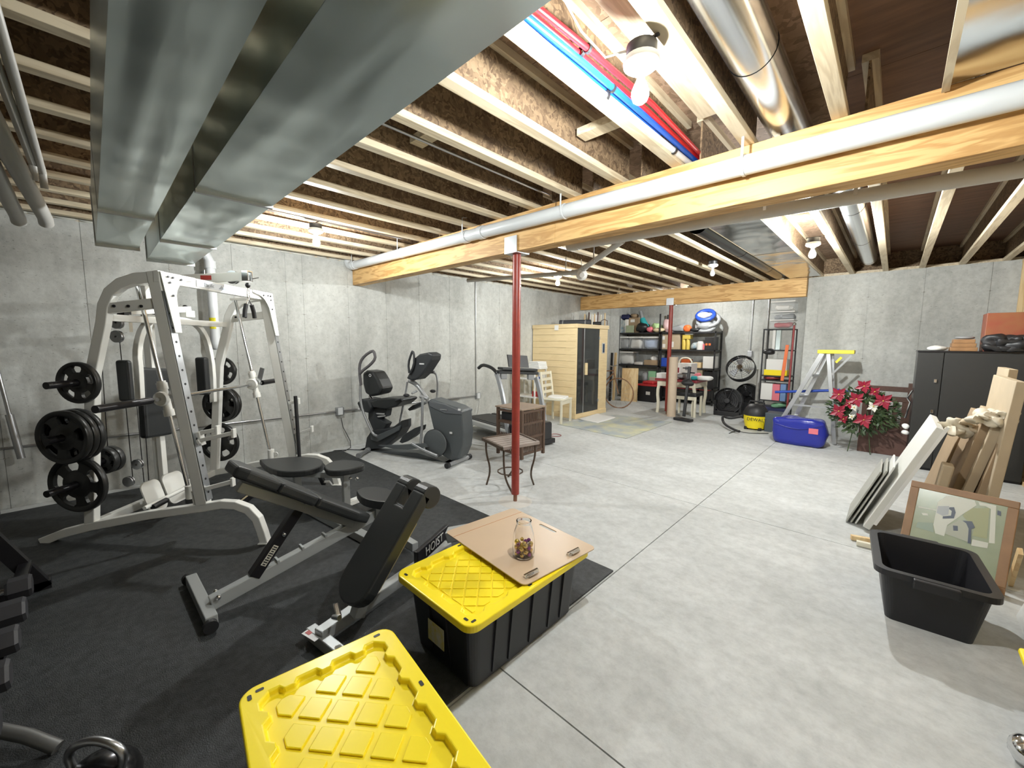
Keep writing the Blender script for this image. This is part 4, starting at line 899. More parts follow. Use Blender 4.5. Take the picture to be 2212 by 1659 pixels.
# glass jar with beads
jc = Z(1131, 1200, z+th); M_GLASS = mat('clear_glass', (1, 1, 1), .02, trans=1.)
t = thing('glass_jar', 'clear glass jar with gold and purple baubles standing on the drawing board', 'jar', tuple(jc))
K_ = 1.33
ro = [(.0, .001), (.036, .001), (.042, .006), (.044, .02), (.044, .06), (.040, .095), (.031, .125), (.028, .135), (.0305, .140), (.0305, .146), (.026, .147), (.0255, .135), (.028, .124), (.037, .094), (.041, .06), (.041, .02), (.038, .008), (.0, .006)]
MB().lathe(jc, [(a*K_, b*K_) for a, b in ro], 28).build('glass', M_GLASS, t)
gg = mat('gold_foil', (.72, .55, .2), .2, 1.); pp = mat('purple_foil', (.25, .04, .35), .2, .9); random.seed(3)
n_ = 0
for lay in range(4):
    for k in range(8):
        a = k*1.0472+lay*.5; rr = .038 if k < 6 else .014*(1 if k == 6 else -1)
        c = jc+V((rr*math.cos(a*1.0), rr*math.sin(a*1.0), .020+lay*.0175)); 
        b = MB().ell(c, .0105+random.random()*.0035, 8, 6); g_ = (k+lay*2) % 3; tag(b.build('bauble', gg if g_ else pp), 'tiny %s bauble inside the glass jar' % ('gold' if g_ else 'purple'), 'bauble', '%s baubles in the glass jar' % ('gold' if g_ else 'purple'))
# ================================================================== helpers for things seen square-on
def yb(l, t_, r, b, y, d, z0=None):
    """box from a px rectangle on the plane y, d deep; returns x0,x1,y0,y1,z0,z1"""
    my = (t_+b)/2; mx = (l+r)/2
    x0, x1 = Y(l, my, y).x, Y(r, my, y).x; zt = Y(mx, t_, y).z; zb = Y(mx, b, y).z if z0 is None else z0
    return x0, x1, y, y+d, zb, zt
M_CARD = mat('cardboard', (.36, .26, .16), .8, var=.12, vs=5); M_CARD2 = mat('pale_cardboard', (.47, .38, .26), .8, var=.1, vs=5)
M_WPL = mat('white_plastic', (.78, .78, .76), .4); M_CLOTH = mat('white_cloth', (.80, .80, .78), .9, bump=.3, bs=30)
M_DKW = mat('dark_brown_wood', (.10, .05, .035), .55, var=.3, vs=5, stretch=(8, 1, 8)); M_BLU = mat('blue_plastic', (.02, .07, .42), .4)
M_CREAM = mat('cream_paint', (.78, .74, .60), .45); M_PAPER = mat('paper_white', (.74, .73, .70), .7); M_REDB = mat('bright_red', (.5, .03, .035), .45)
M_GREEN = mat('green_plastic', (.25, .5, .3), .5); M_TEAL = mat('teal_cloth', (.02, .32, .34), .7); M_PINK = mat('pink_plastic', (.72, .18, .22), .5); M_ORG = mat('orange_plastic', (.75, .16, .04), .5)
M_CLEAR = mat('clear_plastic', (.75, .78, .8), .15, alpha=.22); M_GREYP = mat('grey_plastic', (.3, .31, .32), .5); M_NAVY = mat('navy', (.02, .025, .09), .5)
def bx(name, label, cat, box, m_, group=None, bev=.004, parts=()):
    t = thing(name, label, cat, ((box[0]+box[1])/2, (box[2]+box[3])/2, box[4]), group)
    MB().box(*box).build('body', m_, t, bevel=bev)
    return t
# ================================================================== RIGHT SIDE
# open black tub
TB = Fr((.03, 2.87), 4); Lx, Ly, Hh = .42, .56, .30
t = thing('open_tub', 'empty black plastic tub without a lid in front of the framed picture', 'storage tub', tuple(TB.P(.21, .28, 0)))
q = MB(); n = 6; ot = rrect(0, Lx, 0, Ly, .05, n); ob = rrect(.045, Lx-.045, .05, Ly-.05, .035, n); it = rrect(.012, Lx-.012, .012, Ly-.012, .045, n); ib = rrect(.05, Lx-.05, .055, Ly-.055, .032, n); k = len(ot)
vs = [TB.P(a, b, .0) for a, b in ob]+[TB.P(a, b, Hh) for a, b in ot]+[TB.P(a, b, Hh) for a, b in it]+[TB.P(a, b, .006) for a, b in ib]
q.add(vs, [tuple(range(k))[::-1], tuple(range(3*k, 4*k))]+[(j*k+a, j*k+(a+1) % k, (j+1)*k+(a+1) % k, (j+1)*k+a) for j in range(3) for a in range(k)]); q.build('tub', M_TOTE, t)
q = MB(); o2 = rrect(-.022, Lx+.022, -.022, Ly+.022, .06, n)
vs = [TB.P(a, b, Hh+.002) for a, b in it]+[TB.P(a, b, Hh+.002) for a, b in o2]+[TB.P(a, b, Hh-.03) for a, b in o2]+[TB.P(a, b, Hh-.03) for a, b in rrect(.004, Lx-.004, .004, Ly-.004, .05, n)]
q.add(vs, [(j*k+a, j*k+(a+1) % k, (j+1)*k+(a+1) % k, (j+1)*k+a) for j in range(3) for a in range(k)]); q.build('rim', M_TOTE, t)
for v0 in (-.05, Ly+.0): MB().box(Lx*.3, Lx*.7, v0, v0+.05, Hh-.05, Hh+.0, TB).build('handle', M_TOTE, t, bevel=.006)
for u0 in (.15, .85): MB().box(Lx*u0-.004, Lx*u0+.004, .05, .051, .05, .2, TB).build('side_rib', M_TOTE, t)
# framed aerial picture leaning back against the boards
def lean(label, name, cat, BL, BR, dirback, Hh, th, m_face, frame=None, m_fr=None, group=None, tilt=15, paint=None):
    ux = (BR-BL).normalized(); n_ = V((ux.y, -ux.x, 0)); 
    if n_.dot(dirback) < 0: n_ = -n_
    up_ = (V((0, 0, math.cos(math.radians(tilt))))+n_*math.sin(math.radians(tilt))).normalized(); nb = ux.cross(up_); nb = nb if nb.dot(n_) > 0 else -nb
    t = thing(name, label, cat, tuple((BL+BR)/2), group); L_ = (BR-BL).length; c = (BL+BR)/2+up_*Hh/2+nb*th/2
    if frame:
        MB().obox(c, ux*(L_/2-frame*.6), up_*(Hh/2-frame*.6), nb*th*.3).build('picture', m_face, t)
        for a, b in ((BL, BR), (BL+up_*(Hh-frame), BR+up_*(Hh-frame))): MB().obox((a+b)/2+up_*frame/2+nb*th/2, ux*L_/2, up_*frame/2, nb*th/2).build('frame_rail', m_fr, t, bevel=.004)
        for a in (BL+ux*frame/2, BR-ux*frame/2): MB().obox(a+up_*Hh/2+nb*th/2, ux*frame/2, up_*(Hh/2-frame), nb*th/2).build('frame_rail', m_fr, t, bevel=.004)
    else: MB().obox(c, ux*L_/2, up_*Hh/2, nb*th/2).build('panel', m_face, t, bevel=.004)
    return t, ux, up_, nb, c
M_PIC = mat('aerial_photo_green', (.28, .34, .22), .25, col2=(.36, .40, .27), var=.1, vs=5)
BL, BR = V((.11, 3.77, .004)), V((.585, 3.67, .004))
t, ux, up_, nb, c = lean('framed aerial view of a farm leaning behind the black tub', 'framed_picture', 'picture', BL, BR, V((0, 1, 0)), .58, .03, M_PIC, .045, mat('oak_frame', (.36, .21, .11), .5, var=.2, vs=9), tilt=24)
M_FR2 = mat('white_yard', (.66, .68, .60), .4); M_BAR = mat('dark_roof', (.07, .09, .13), .4); M_GY = mat('grey_yard', (.42, .44, .36), .4); M_MEA = mat('meadow', (.36, .38, .20), .4); M_POND = mat('pond', (.30, .38, .30), .4); M_ROOF = mat('pale_roof', (.42, .45, .47), .4)
def patch(nm, pix, m_, k=1.):
    pts = [((x-595)/445*.185, max(-.235, min(.24, .245-(yy-140-.17*(x-150))/1700))) for x, yy in pix]
    MB().prism(pts, (c-nb*(.0092+.0008*k), ux, up_), -nb*.0005).build(nm, m_, t)
patch('meadow_patch', [(700, 340), (900, 320), (930, 660), (780, 640), (790, 560), (700, 480), (650, 430)], M_MEA, 1)
patch('yard_patch', [(360, 290), (450, 210), (740, 245), (770, 300), (660, 400), (510, 550), (500, 680), (400, 660), (360, 560)], M_FR2, 2)
patch('yard_patch', [(620, 480), (740, 500), (770, 720), (500, 650), (515, 560)], M_GY, 3)
patch('road_patch', [(780, 260), (960, 290), (1010, 700), (955, 700), (915, 330), (860, 305), (800, 300)], M_FR2, 2)
patch('road_patch', [(150, 358), (360, 385), (360, 398), (150, 375)], M_FR2, 2)
patch('road_patch', [(790, 680), (950, 700), (950, 760), (790, 750)], M_FR2, 2)
patch('roof_patch', [(370, 340), (490, 330), (500, 430), (440, 450), (370, 420)], M_ROOF, 3)
patch('building_patch', [(495, 345), (545, 340), (572, 400), (565, 468), (448, 482), (445, 455), (530, 440), (528, 385), (495, 365)], M_BAR, 4)
patch('building_patch', [(655, 485), (755, 485), (795, 550), (762, 570), (785, 730), (752, 730), (735, 570), (700, 512)], M_BAR, 4)
patch('building_patch', [(570, 550), (620, 550), (632, 605), (585, 608)], M_BAR, 4)
patch('roof_patch', [(200, 435), (270, 435), (285, 462), (225, 462)], M_FR2, 3)
patch('pond_patch', [(180, 550), (350, 540), (380, 650), (170, 610)], M_POND, 2)
patch('tree_patch', [(980, 340), (1015, 350), (1020, 400), (985, 390)], M_BAR, 4)
# white panel and thinner panels leaning right, seen end-on; each extruded along the wall
def strip(label, name, cat, bot, top, y, depth, th, m_, group=None, m_edge=None, parts=()):
    """leaning panel: bottom and top points (px) of its near end on the plane y; runs away from us along y"""
    a, b = Y(*bot, y), Y(*top, y); d = (b-a).normalized(); a = a-d*(a.z/d.z); d = (b-a).normalized(); n_ = V((-d.z, 0, d.x)); n_ = n_ if n_.x < 0 else -n_
    t = thing(name, label, cat, (a.x, y+depth/2, 0), group)
    off = .003+th*abs(d.x)
    MB().prism([(0, 0), (0, (b-a).length), (-th, (b-a).length), (-th, 0)], (a+V((0, 0, off)), -n_, d), V((0, depth, 0))).build('panel', m_, t, bevel=.004)
    return t, a, d, n_
M_WP = mat('painted_white_panel', (.70, .70, .66), .5, var=.06, vs=5); M_GB = mat('grey_board', (.42, .42, .38), .6, var=.2, vs=8)
t, a, d, n_ = strip('long white painted door panel leaning over the small boards', 'door_panel', 'panel', (1878, 1150), (2040, 935), 4.2, .75, .045, M_WP)
MB().prism([(.02, .05), (.02, .95), (-.0, .95), (-.0, .05)], (a+V((0, .001, .03)), -n_, d), V((0, -.004, 0))).build('edge_band', M_WPL, t)
for i, ((bx_, tx_), lab) in enumerate(zip((((1822, 1140), (1905, 1022)), ((1832, 1142), (1918, 1020)), ((1842, 1145), (1934, 1012))), ('leftmost of three small grey boards left of the white panel', 'middle one of three small boards left of the white panel', 'rightmost of three small boards, pale edged, touching the white panel'))):
    strip(lab, 'small_board', 'board', bx_, tx_, 4.3-.0*i, .5, .012, [M_GB, M_GB, M_WP][i], 'small boards beside the white panel')
# cardboard-wrapped frames
cb_ = [((2028, 1075), (2100, 930), 4.9, .6, .05, 'wide cardboard panel topped with crumpled wrap, behind the smaller tilted frames', M_CARD),
       ((2070, 1075), (2146, 912), 4.35, .7, .045, 'thin cardboard-wrapped frame, leftmost of the leaning row', M_CARD),
       ((2095, 1085), (2177, 910), 4.28, .75, .05, 'cardboard-wrapped frame second in the leaning row', M_CARD2),
       ((2125, 1090), (2203, 911), 4.22, .8, .045, 'cardboard-wrapped frame third in the leaning row', M_CARD),
       ((2150, 1110), (2222, 829), 4.15, .85, .05, 'largest cardboard sheet leaning at the right photo edge', M_CARD2),
       ((2140, 1110), (2200, 800), 5.2, .5, .05, 'tall cardboard carton standing against the right wall by the black cabinet', M_CARD2)]
for b_, t_, y, dp, th, lab, m_ in cb_: strip(lab, 'cardboard_package', 'cardboard', b_, t_, y, dp, th, m_)
M_WRAP = mat('cream_wrap', (.62, .56, .44), .6)
# crumpled white wrap on their tops
for i, (px, py, y, r, lab) in enumerate([(2062, 922, 4.5, .06, 'crumpled white wrap on top of the left cardboard panel'), (2092, 915, 4.5, .045, 'rolled beige paper lying on the left cardboard panel'), (2125, 905, 4.3, .05, 'crumpled pale plastic on the middle cardboard frames'), (2160, 900, 4.3, .05, 'crumpled plastic on the right cardboard frames')]):
    p = Y(px, py, y); tag(MB().blob(p, (r*1.1, .1, r*.8), 1.5, 22, i*7, 36, 24).build('plastic_wrap', [M_WRAP, M_CARD2, M_WRAP, M_WRAP][i]), lab, 'wrapping')
# small clear block and wood offcuts
p0, p1 = Y(2020, 1075, 4.1), Y(2052, 1003, 4.1); 
t = thing('foam_block', 'small beige foam block propped in front of the leaning cardboard', 'block', (p0.x, 4.0, 0))
MB().bar(V((p0.x-.02, 4.2, .05)), V((p1.x+.0, 4.2, p1.z-.02)), .12, .06, V((0, 1, 0))).build('body', M_CARD2, t, bevel=.01)
for i, (a, b, m_, lab) in enumerate([((1838, 1160), (1905, 1172), M_PLANK, 'pale wood offcut on the floor, the farther of two by the black tub'), ((1850, 1172), (1905, 1185), M_CREAM, 'pale wood offcut on the floor, nearest the black tub')]):
    p, q_ = Z(*a, .02), Z(*b, .02); tag(MB().bar(p, q_, .035, .035, V((0, 0, 1))).build('wood_offcut', m_, bevel=.003), lab, 'wood')
# bits at the right edge
p, q_ = Z(2190, 1270, .02), Z(2195, 1170, .3)
tag(MB().bar(Z(2182, 1260, .015)+V((0, 0, .0)), V((.60, 3.55, .34)), .04, .02, V((0, 1, 0))).build('wood_stick', M_PLANK), 'short pale wooden stick leaning at the right edge beside the frame', 'stick')
t = thing('white_board', 'white board with pale edge leaning at the very right edge', 'board', (.66, 3.5, 0))
MB().bar(V((.60, 3.25, .02)), V((.74, 3.25, .6)), .3, .02, V((0, 1, 0))).build('panel', M_WPL, t)
t = thing('storage_tote', 'yellow tote lid just entering at the right photo edge', 'storage tote', (.75, 2.6, 0)); 
yp = Z(2199, 1395, .245)-V((0, .4, 0)); MB().box(yp.x, yp.x+.5, yp.y, yp.y+.4, .215, .245).build('lid', M_YEL, t, bevel=.012, seg=3); MB().box(yp.x+.03, yp.x+.47, yp.y+.03, yp.y+.37, .0, .215).build('tub', M_TOTE, t, bevel=.01)
p = Z(2222, 1625, .05); tag(MB().ell(p, (.05, .06, .05), 14, 10).build('chrome_knob', M_CHROME), 'shiny chrome object at the lower right photo edge', 'knob')
# ---------------------------------------------------------------- black cabinet
y = 6.8; x0 = Y(1984, 758, y).x; xm = Y(2041, 760, y).x; zt = 1.43
t = thing('cabinet', 'tall black cabinet against the right wall behind the leaning cardboard', 'cabinet', ((x0+RX)/2, y+.3, 0))
MB().box(x0, RX-.01, y+.02, y+.6, 0, zt-.02).build('body', M_BLACKM, t, bevel=.004)
MC = mat('cabinet_door_black', (.022, .022, .021), .6)
MB().box(x0, xm-.003, y-.0, y+.02, .03, zt-.02).build('door', MC, t, bevel=.003)
d_ = MB().box(xm+.003, RX-.01, y-.0, y+.02, .03, zt-.02).build('door', MC, t, bevel=.003)
MB().box(x0-.005, RX-.005, y-.005, y+.6, zt-.02, zt).build('top', M_BLACKM, t, bevel=.003)
for z in (1.08, .72, .62): MB().obox(V((xm-.05, y-.01, z)), V((.012, 0, 0)), V((0, .01, 0)), V((0, 0, .02))).build('latch', M_CHROME, d_, bevel=.003)
# things on the cabinet
T0 = zt
lb_ = yb(2053, 735, 2113, 762, y+.08, .25, T0)
for i in range(3):
    z0 = T0+i*.045; bx('wooden_box', ['lowest', 'middle', 'top'][i]+' of three small wooden boxes stacked on the black cabinet', 'box', (lb_[0]+.01*i, lb_[1]-.012*i, y+.08, y+.3, z0+.0005, z0+.0445), mat('stained_box_wood', (.36, .19, .08), .5, var=.3, vs=9), 'wooden boxes on the cabinet')
p = Y(2090, 728, y+.15); tag(MB().blob(V((lb_[0]+.11, y+.18, T0+.155)), (.07, .05, .018), .4, 12, 3).build('trinket', M_GREYP), 'small grey trinket on top of the wooden boxes', 'trinket')
p = Y(2020, 752, y+.1); tag(MB().blob(V((p.x+.02, y+.12, T0+.03)), (.08, .07, .03), .6, 12, 5, 16, 10, flat=T0+.001).build('paper_heap', M_PAPER), 'crumpled white papers at the left end of the cabinet top', 'paper')
rb_ = yb(2128, 675, 2230, 762, y+.1, .35, T0)
t = bx('gift_box', 'tall red and orange printed box on the black cabinet', 'box', (rb_[0], RX-.02, y+.1, y+.4, T0+.0005, rb_[5]), mat('red_orange_print', (.30, .03, .03), .5, col2=(.30, .12, .05), var=.2, vs=3))
q = MB()
for i in range(9):
    c_ = V((rb_[0]+.06+.07*(i % 5)+random.random()*.03, y+.0+.02*random.random(), T0+.05+.07*(i//5))); q.blob(c_, (.09, .06, .06), .9, 12, i*5, 20, 12, flat=T0+.002)
tag(q.build('black_cloth', M_BLACK), 'crumpled black cloth heaped in front of the red box on the cabinet', 'cloth')
# little figures hanging at the cabinet's left side
tag(MB().tube([V((x0-.011, y+.06, .95)), V((x0-.05, y+.06, .85)), V((x0-.02, y+.06, .8)), V((x0-.05, y+.06, .6))], .01, 6).build('hanging_ornament', M_CHROME), 'silver ornament cord hanging beside the black cabinet', 'ornament')
for i, z in enumerate((.5, .42)): tag(MB().blob(V((x0-.037, y+.06, z)), (.035, .03, .03), .5, 18, i).build('white_ornament', M_CLOTH), ['upper', 'lower'][i]+' white fluffy ornament beside the black cabinet', 'ornament')
# ---------------------------------------------------------------- brown slatted headboard behind the wreath
y = 7.72; x0, x1 = Y(1866, 900, y).x, Y(1962, 900, y).x; zt = Y(1915, 832, y).z
t = thing('garden_bench', 'dark brown wooden bench standing on end behind the wreath', 'bench', ((x0+x1)/2, y, 0))
for x in (x0, x1): MB().box(x-.03, x+.03, y-.03, y+.04, 0, zt+(.04 if x == x1 else 0)).build('stile', M_DKW, t, bevel=.004)
for z in (zt-.05, zt-.19, .12): MB().box(x0, x1, y-.015, y+.02, z-.035, z+.035).build('rail', M_DKW, t, bevel=.003)
for k in range(5):
    xx = x0+(x1-x0)*(k+.5)/5; MB().box(xx-.028, xx+.028, y-.008, y+.012, .14, zt-.2).build('slat', M_DKW, t, bevel=.002)
MB().box(x0-.03, x1+.02, y-.33, y-.03, .0, .40).build('seat_box', mat('dark_brown_panel', (.13, .065, .05), .6, var=.2, vs=6), t, bevel=.006)
# wreath of poinsettias
yw = 7.2; wc = Y(1863, 888, yw); R0 = .17
t = thing('wreath', 'large green wreath with red and white poinsettias leaning by the ladder', 'wreath', (wc.x, yw, wc.z-.28))
ML = mat('dark_leaf', (.03, .06, .025), .5, col2=(.06, .09, .03), var=.3, vs=10); MR = mat('red_petal', (.33, .012, .04), .45, var=.3, vs=12); MWp = mat('white_petal', (.75, .74, .66), .5)
random.seed(11); lf = MB(); c = wc
for k in range(750):
    a = random.uniform(0, 2*math.pi); rr = R0+random.uniform(-.08, .13); p = V((c.x+rr*1.15*math.cos(a), yw+random.uniform(-.07, .04), c.z+rr*math.sin(a)))
    d_ = V((math.cos(a)+random.uniform(-.8, .8), random.uniform(-.8, .3), math.sin(a)+random.uniform(-.8, .8))).normalized(); s_ = d_.cross(V((random.random(), 1, random.random()))).normalized(); L_ = random.uniform(.05, .09)
    lf.add([p, p+d_*L_*.5+s_*.014, p+d_*L_, p+d_*L_*.5-s_*.014], [(0, 1, 2, 3)])
o = lf.build('foliage', ML, t); o['kind'] = 'stuff'
MB().tube([V((c.x+R0*1.15*math.cos(a*.5236), yw+.02, c.z+R0*math.sin(a*.5236))) for a in range(12)], .05, 8, closed=True).build('ring_core', ML, t)
def flower(px, py, r, m_):
    p = Y(px, py, yw-.09); q = MB()
    for k in range(9):
        a = k*.698+random.random()*.3; L_ = r*(1 if k % 2 else .7); d_ = V((math.cos(a), -.35, math.sin(a))).normalized(); s_ = V((-math.sin(a), 0, math.cos(a)))
        q.add([p, p+d_*L_*.55+s_*L_*.24, p+d_*L_+V((0, .02, 0)), p+d_*L_*.55-s_*L_*.24], [(0, 1, 2, 3)])
    o = q.build('poinsettia', m_, t); MB().ell(p-V((0, .01, 0)), .009, 6, 5).build('flower_centre', mat('gold_centre', (.6, .45, .1), .5), o)
for px, py, r, m_ in ((1867, 834, .11, MR), (1812, 852, .12, MR), (1850, 862, .12, MR), (1908, 866, .13, MR), (1812, 888, .12, MR), (1866, 907, .13, MR), (1835, 872, .08, MR), (1890, 846, .08, MR), (1822, 905, .07, MR), (1887, 878, .085, MWp), (1845, 880, .06, MWp), (1840, 900, .05, MWp)): flower(px, py, r, m_)
for a in (-.12, .12): MB().bar(V((c.x+a, yw+.05, .0)), V((c.x+a*.4, yw+.06, c.z)), .01, .01).build('wire_leg', ML, t)
# ---------------------------------------------------------------- ladder, aluminium with yellow top
yl = 7.75
t = thing('step_ladder', 'aluminium step ladder with a bright yellow top beside the wreath', 'ladder', (-.8, yl, 0))
MAl = mat('aluminium', (.62, .63, .64), .35, .9)
topL, topR = Y(1765, 775, yl-.1), Y(1846, 762, yl-.1); zt = 1.36
xa, xb = topL.x, topR.x
ft = [V((Y(1800, 960, yl).x, yl-.35, 0)), V((Y(1800, 960, yl).x-.52, yl-.35, 0))]
MB().box(xa, xb, yl-.14, yl+.12, zt, zt+.055).build('top_cap', mat('yellow_ladder_top', (.86, .72, .05), .4), t, bevel=.008)
# front rails lean left-down and right-down, seen from its side
fr_a = [(V((xa+.06, yl-.12, zt)), Y(1690, 905, yl-.12)), (V((xa+.10, yl+.1, zt)), Y(1714, 908, yl+.1))]
for i, (a, b) in enumerate(fr_a):
    d_ = (b-a).normalized(); b = a+d_*((zt-.0)/(-d_.z)); MB().bar(a, b, .022, .06, V((0, 1, 0))).build('rail', MAl, t, bevel=.003)
    fr_a[i] = (a, b)
rr_ = [(V((xa+.13, yl-.10, zt)), Y(1803, 965, yl-.12)), (V((xa+.16, yl+.08, zt)), Y(1800, 958, yl+.1))]
for i, (a, b) in enumerate(rr_):
    d_ = (b-a).normalized(); b = a+d_*((zt-.0)/(-d_.z)); MB().bar(a, b, .02, .05, V((0, 1, 0))).build('rail', MAl, t, bevel=.003); rr_[i] = (a, b)
for f_ in (.25, .5, .75):
    p, q_ = fr_a[0][0].lerp(fr_a[0][1], f_), fr_a[1][0].lerp(fr_a[1][1], f_); MB().bar(p, q_, .09, .03, V((1, 0, 0))).build('step', MAl, t, bevel=.003)
for f_ in (.3, .62): p, q_ = rr_[0][0].lerp(rr_[0][1], f_), rr_[1][0].lerp(rr_[1][1], f_); MB().bar(p, q_, .02, .02).build('cross_brace', MAl, t)
MB().bar(fr_a[0][0].lerp(fr_a[0][1], .6), rr_[0][0].lerp(rr_[0][1], .6), .008, .025, V((0, 1, 0))).build('spreader', MAl, t)
MB().bar(rr_[0][0].lerp(rr_[0][1], .25), V((xa+.4, yl-.13, zt-.02)), .012, .025, V((0, 1, 0))).build('tray_brace', MAl, t)
MB().obox(V((xa+.26, yl-.12, zt-.09)), V((.03, 0, .04)), V((0, .01, 0)), V((-.012, 0, .01))).build('yellow_lever', MATS['yellow_ladder_top'], t)
# blue pole lying across
p, q_ = Y(1712, 845, 7.95), Y(1815, 842, 7.95)
tag(MB().tube([V((p.x-.25, 7.99, p.z-.04)), V((q_.x, 7.99, q_.z-.01))], .022, 10).tube([V((q_.x, 7.99, q_.z-.01)), V((q_.x+.15, 7.99, q_.z-.02))], .012, 8).build('blue_pole', M_BLU), 'blue rolled pole resting behind the ladder rails', 'pole')
# blue bag
y = 7.12; b_ = yb(1668, 908, 1783, 970, y, .28, 0)
t = thing('bag', 'shiny blue zipped storage bag on the floor in front of the ladder', 'bag', ((b_[0]+b_[1])/2, y+.12, 0))
MBg = mat('blue_bag_film', (.02, .03, .30), .25, bump=.5, bs=9)
MB().blob(V(((b_[0]+b_[1])/2, y+.13, .2)), ((b_[1]-b_[0])/2+.01, .15, .205), .12, 7, 4, 36, 20, None, .35, .001).build('body', MBg, t)
p = Y(1757, 932, y-.03); MB().obox(V((p.x, y-.032, p.z)), V((.055, 0, 0)), V((0, .002, 0)), V((0, 0, .04))).build('pink_label', M_PINK, t)
MB().tube(smooth([V((b_[0]+.03, y-.02, .3)), V((b_[0]+.25, y-.03, .25)), V((b_[1]-.2, y-.03, .27)), V((b_[1]-.03, y-.02, .36))], 2), .006, 6).build('seam', MBg, t)
# ================================================================== MIDDLE DISTANCE: elliptical, treadmill, tables
EL = Fr((-5.176, 2.377), 19.48)
def e_(pts, v): return [(lambda l: (l[0], l[2]))(EL.onv(px, py, v)) for px, py in pts]
def eP(px, py, v): l = EL.onv(px, py, v); return EL.P(l[0], v, l[2])
M_EG = mat('elliptical_grey', (.085, .095, .10), .45); M_ED = mat('elliptical_dark', (.03, .033, .036), .5); M_ES = mat('elliptical_silver', (.36, .37, .38), .35, .4)
t = thing('elliptical_trainer', 'grey seated elliptical trainer with tall handles by the left wall', 'exercise machine', tuple(EL.P(.75, .25, 0)))
def eprism(nm, pix, v0, v1, m_, bev=.01, par=None):
    pl = [(l[0], l[2]) for l in (EL.onv(px, py, v0) for px, py in pix)]
    return MB().prism([(a, max(b, .004)) for a, b in pl], (EL.P(0, v0, 0), EL.u, V((0, 0, 1))), EL.v*(v1-v0)).build(nm, m_, par or t, bevel=bev, seg=2)
def etube(nm, pix, v, r, m_, it=1, n=10, par=None):
    return MB().tube(smooth([eP(*p, v) if len(p) == 2 else eP(p[0], p[1], p[2]) for p in pix], it), r, n).build(nm, m_, par or t)
eprism('base_rail', [(778, 984), (800, 974), (900, 978), (960, 1000), (972, 1010), (955, 1012), (780, 990)], .14, .30, M_EG)
eprism('rear_housing', [(787, 973), (792, 945), (802, 930), (845, 925), (868, 908), (868, 925), (856, 945), (825, 968)], .13, .33, M_ED)
eprism('rear_cover', [(800, 935), (815, 940), (866, 918), (862, 930), (815, 955), (800, 950)], .10, .12, M_EG)
body = eprism('flywheel_housing', [(922, 868), (930, 862), (960, 872), (985, 880), (998, 888), (1000, 915), (1002, 940), (999, 970), (990, 992), (975, 996), (955, 985), (945, 960), (934, 920)], .12, .36, M_EG, .02)
eprism('housing_cap', [(924, 866), (960, 873), (998, 890), (996, 896), (960, 893), (928, 878)], .11, .37, mat('elliptical_mid_grey', (.12, .13, .14), .35), .006, body)
def disc(nm, px, py, v, r, th, m_, par): c_ = eP(px, py, v); return MB().lathe(c_-EL.v*th/2, [(0, 0), (r*.97, 0), (r, .004), (r, th), (0, th)], 32, EL.v).build(nm, m_, par)
dk = disc('crank_disc', 940, 957, .06, .165, .02, M_EG, t); disc('crank_rim', 940, 957, .068, .173, .015, M_BLACK, dk)
pb = eP(958, 885, .105); MB().obox(pb, EL.u*.05, EL.v*.002, V((0, 0, .006))).build('badge', M_ES, body)
for px, py in ((992, 885), (974, 935)): MB().obox(eP(px, py, .105), EL.u*.018, EL.v*.002, V((0, 0, .012))).build('badge', mat('badge_white', (.7, .7, .7), .4), body)
etube('console_mast', [(930, 872), (915, 850), (900, 830), (884, 822)], .24, .028, M_ES)
eprism('console', [(877, 818), (886, 800), (893, 775), (905, 765), (925, 761), (935, 766), (933, 778), (915, 806), (900, 820), (888, 822)], .14, .34, M_ED, .02)
MB().obox(eP(911, 786, .137), EL.u*.035, EL.v*.003, V((0, 0, .008))).build('badge', MATS['badge_white'], t)
etube('console_handle', [(884, 806), (882, 785), (888, 765), (892, 757), (895, 770), (894, 790), (886, 806)], .12, .014, M_ED)
# tall rear handle loops (near and far)
etube('arm_handle', [(780, 832), (776, 800), (778, 782), (788, 768), (805, 757), (809, 762), (811, 775), (800, 788), (784, 800), (777, 808)], .05, .0185, mat('foam_grey', (.10, .095, .10), .8), 1)
etube('swing_arm', [(778, 830), (778, 860), (784, 890), (797, 920), (806, 938), (815, 942)], .05, .017, M_ES)
etube('arm_handle', [(886, 826), (905, 813), (925, 804), (938, 804)], .42, .018, MATS['foam_grey'])
etube('swing_arm', [(936, 804), (944, 810), (946, 835), (943, 868)], .42, .014, M_ES)
etube('lever_arm', [(913, 857), (912, 900), (911, 930), (908, 962)], .04, .017, M_ES); etube('lever_arm', [(880, 825), (876, 850), (868, 890), (862, 920), (850, 935)], .36, .013, M_ES)
etube('pedal_link', [(890, 958), (915, 972), (945, 985)], .03, .02, M_ES)
etube('hinge', [(908, 856), (925, 862)], .1, .022, M_ES)
for px, py, v in ((878, 854, .05), (935, 845, .38)):
    c_ = eP(px, py, v); MB().ell(c_, (.045, .03, .022), 12, 8, EL).build('hand_grip', M_BLACK, t)
etube('grip_bar', [(890, 850, .08), (900, 845, .2)], 0, .012, M_ES, 0)
# pedals
for pix, v in (([(862, 955), (870, 940), (895, 925), (909, 920), (907, 930), (890, 945), (868, 958)], .02), ([(880, 884), (890, 876), (908, 869), (911, 874), (897, 882), (884, 888)], .34)):
    eprism('pedal', pix, v, v+.12, M_ED, .008)
eprism('pedal_link_rear', [(815, 962), (860, 962), (915, 958), (925, 966), (880, 972), (850, 970)], .02, .06, M_EG, .006)
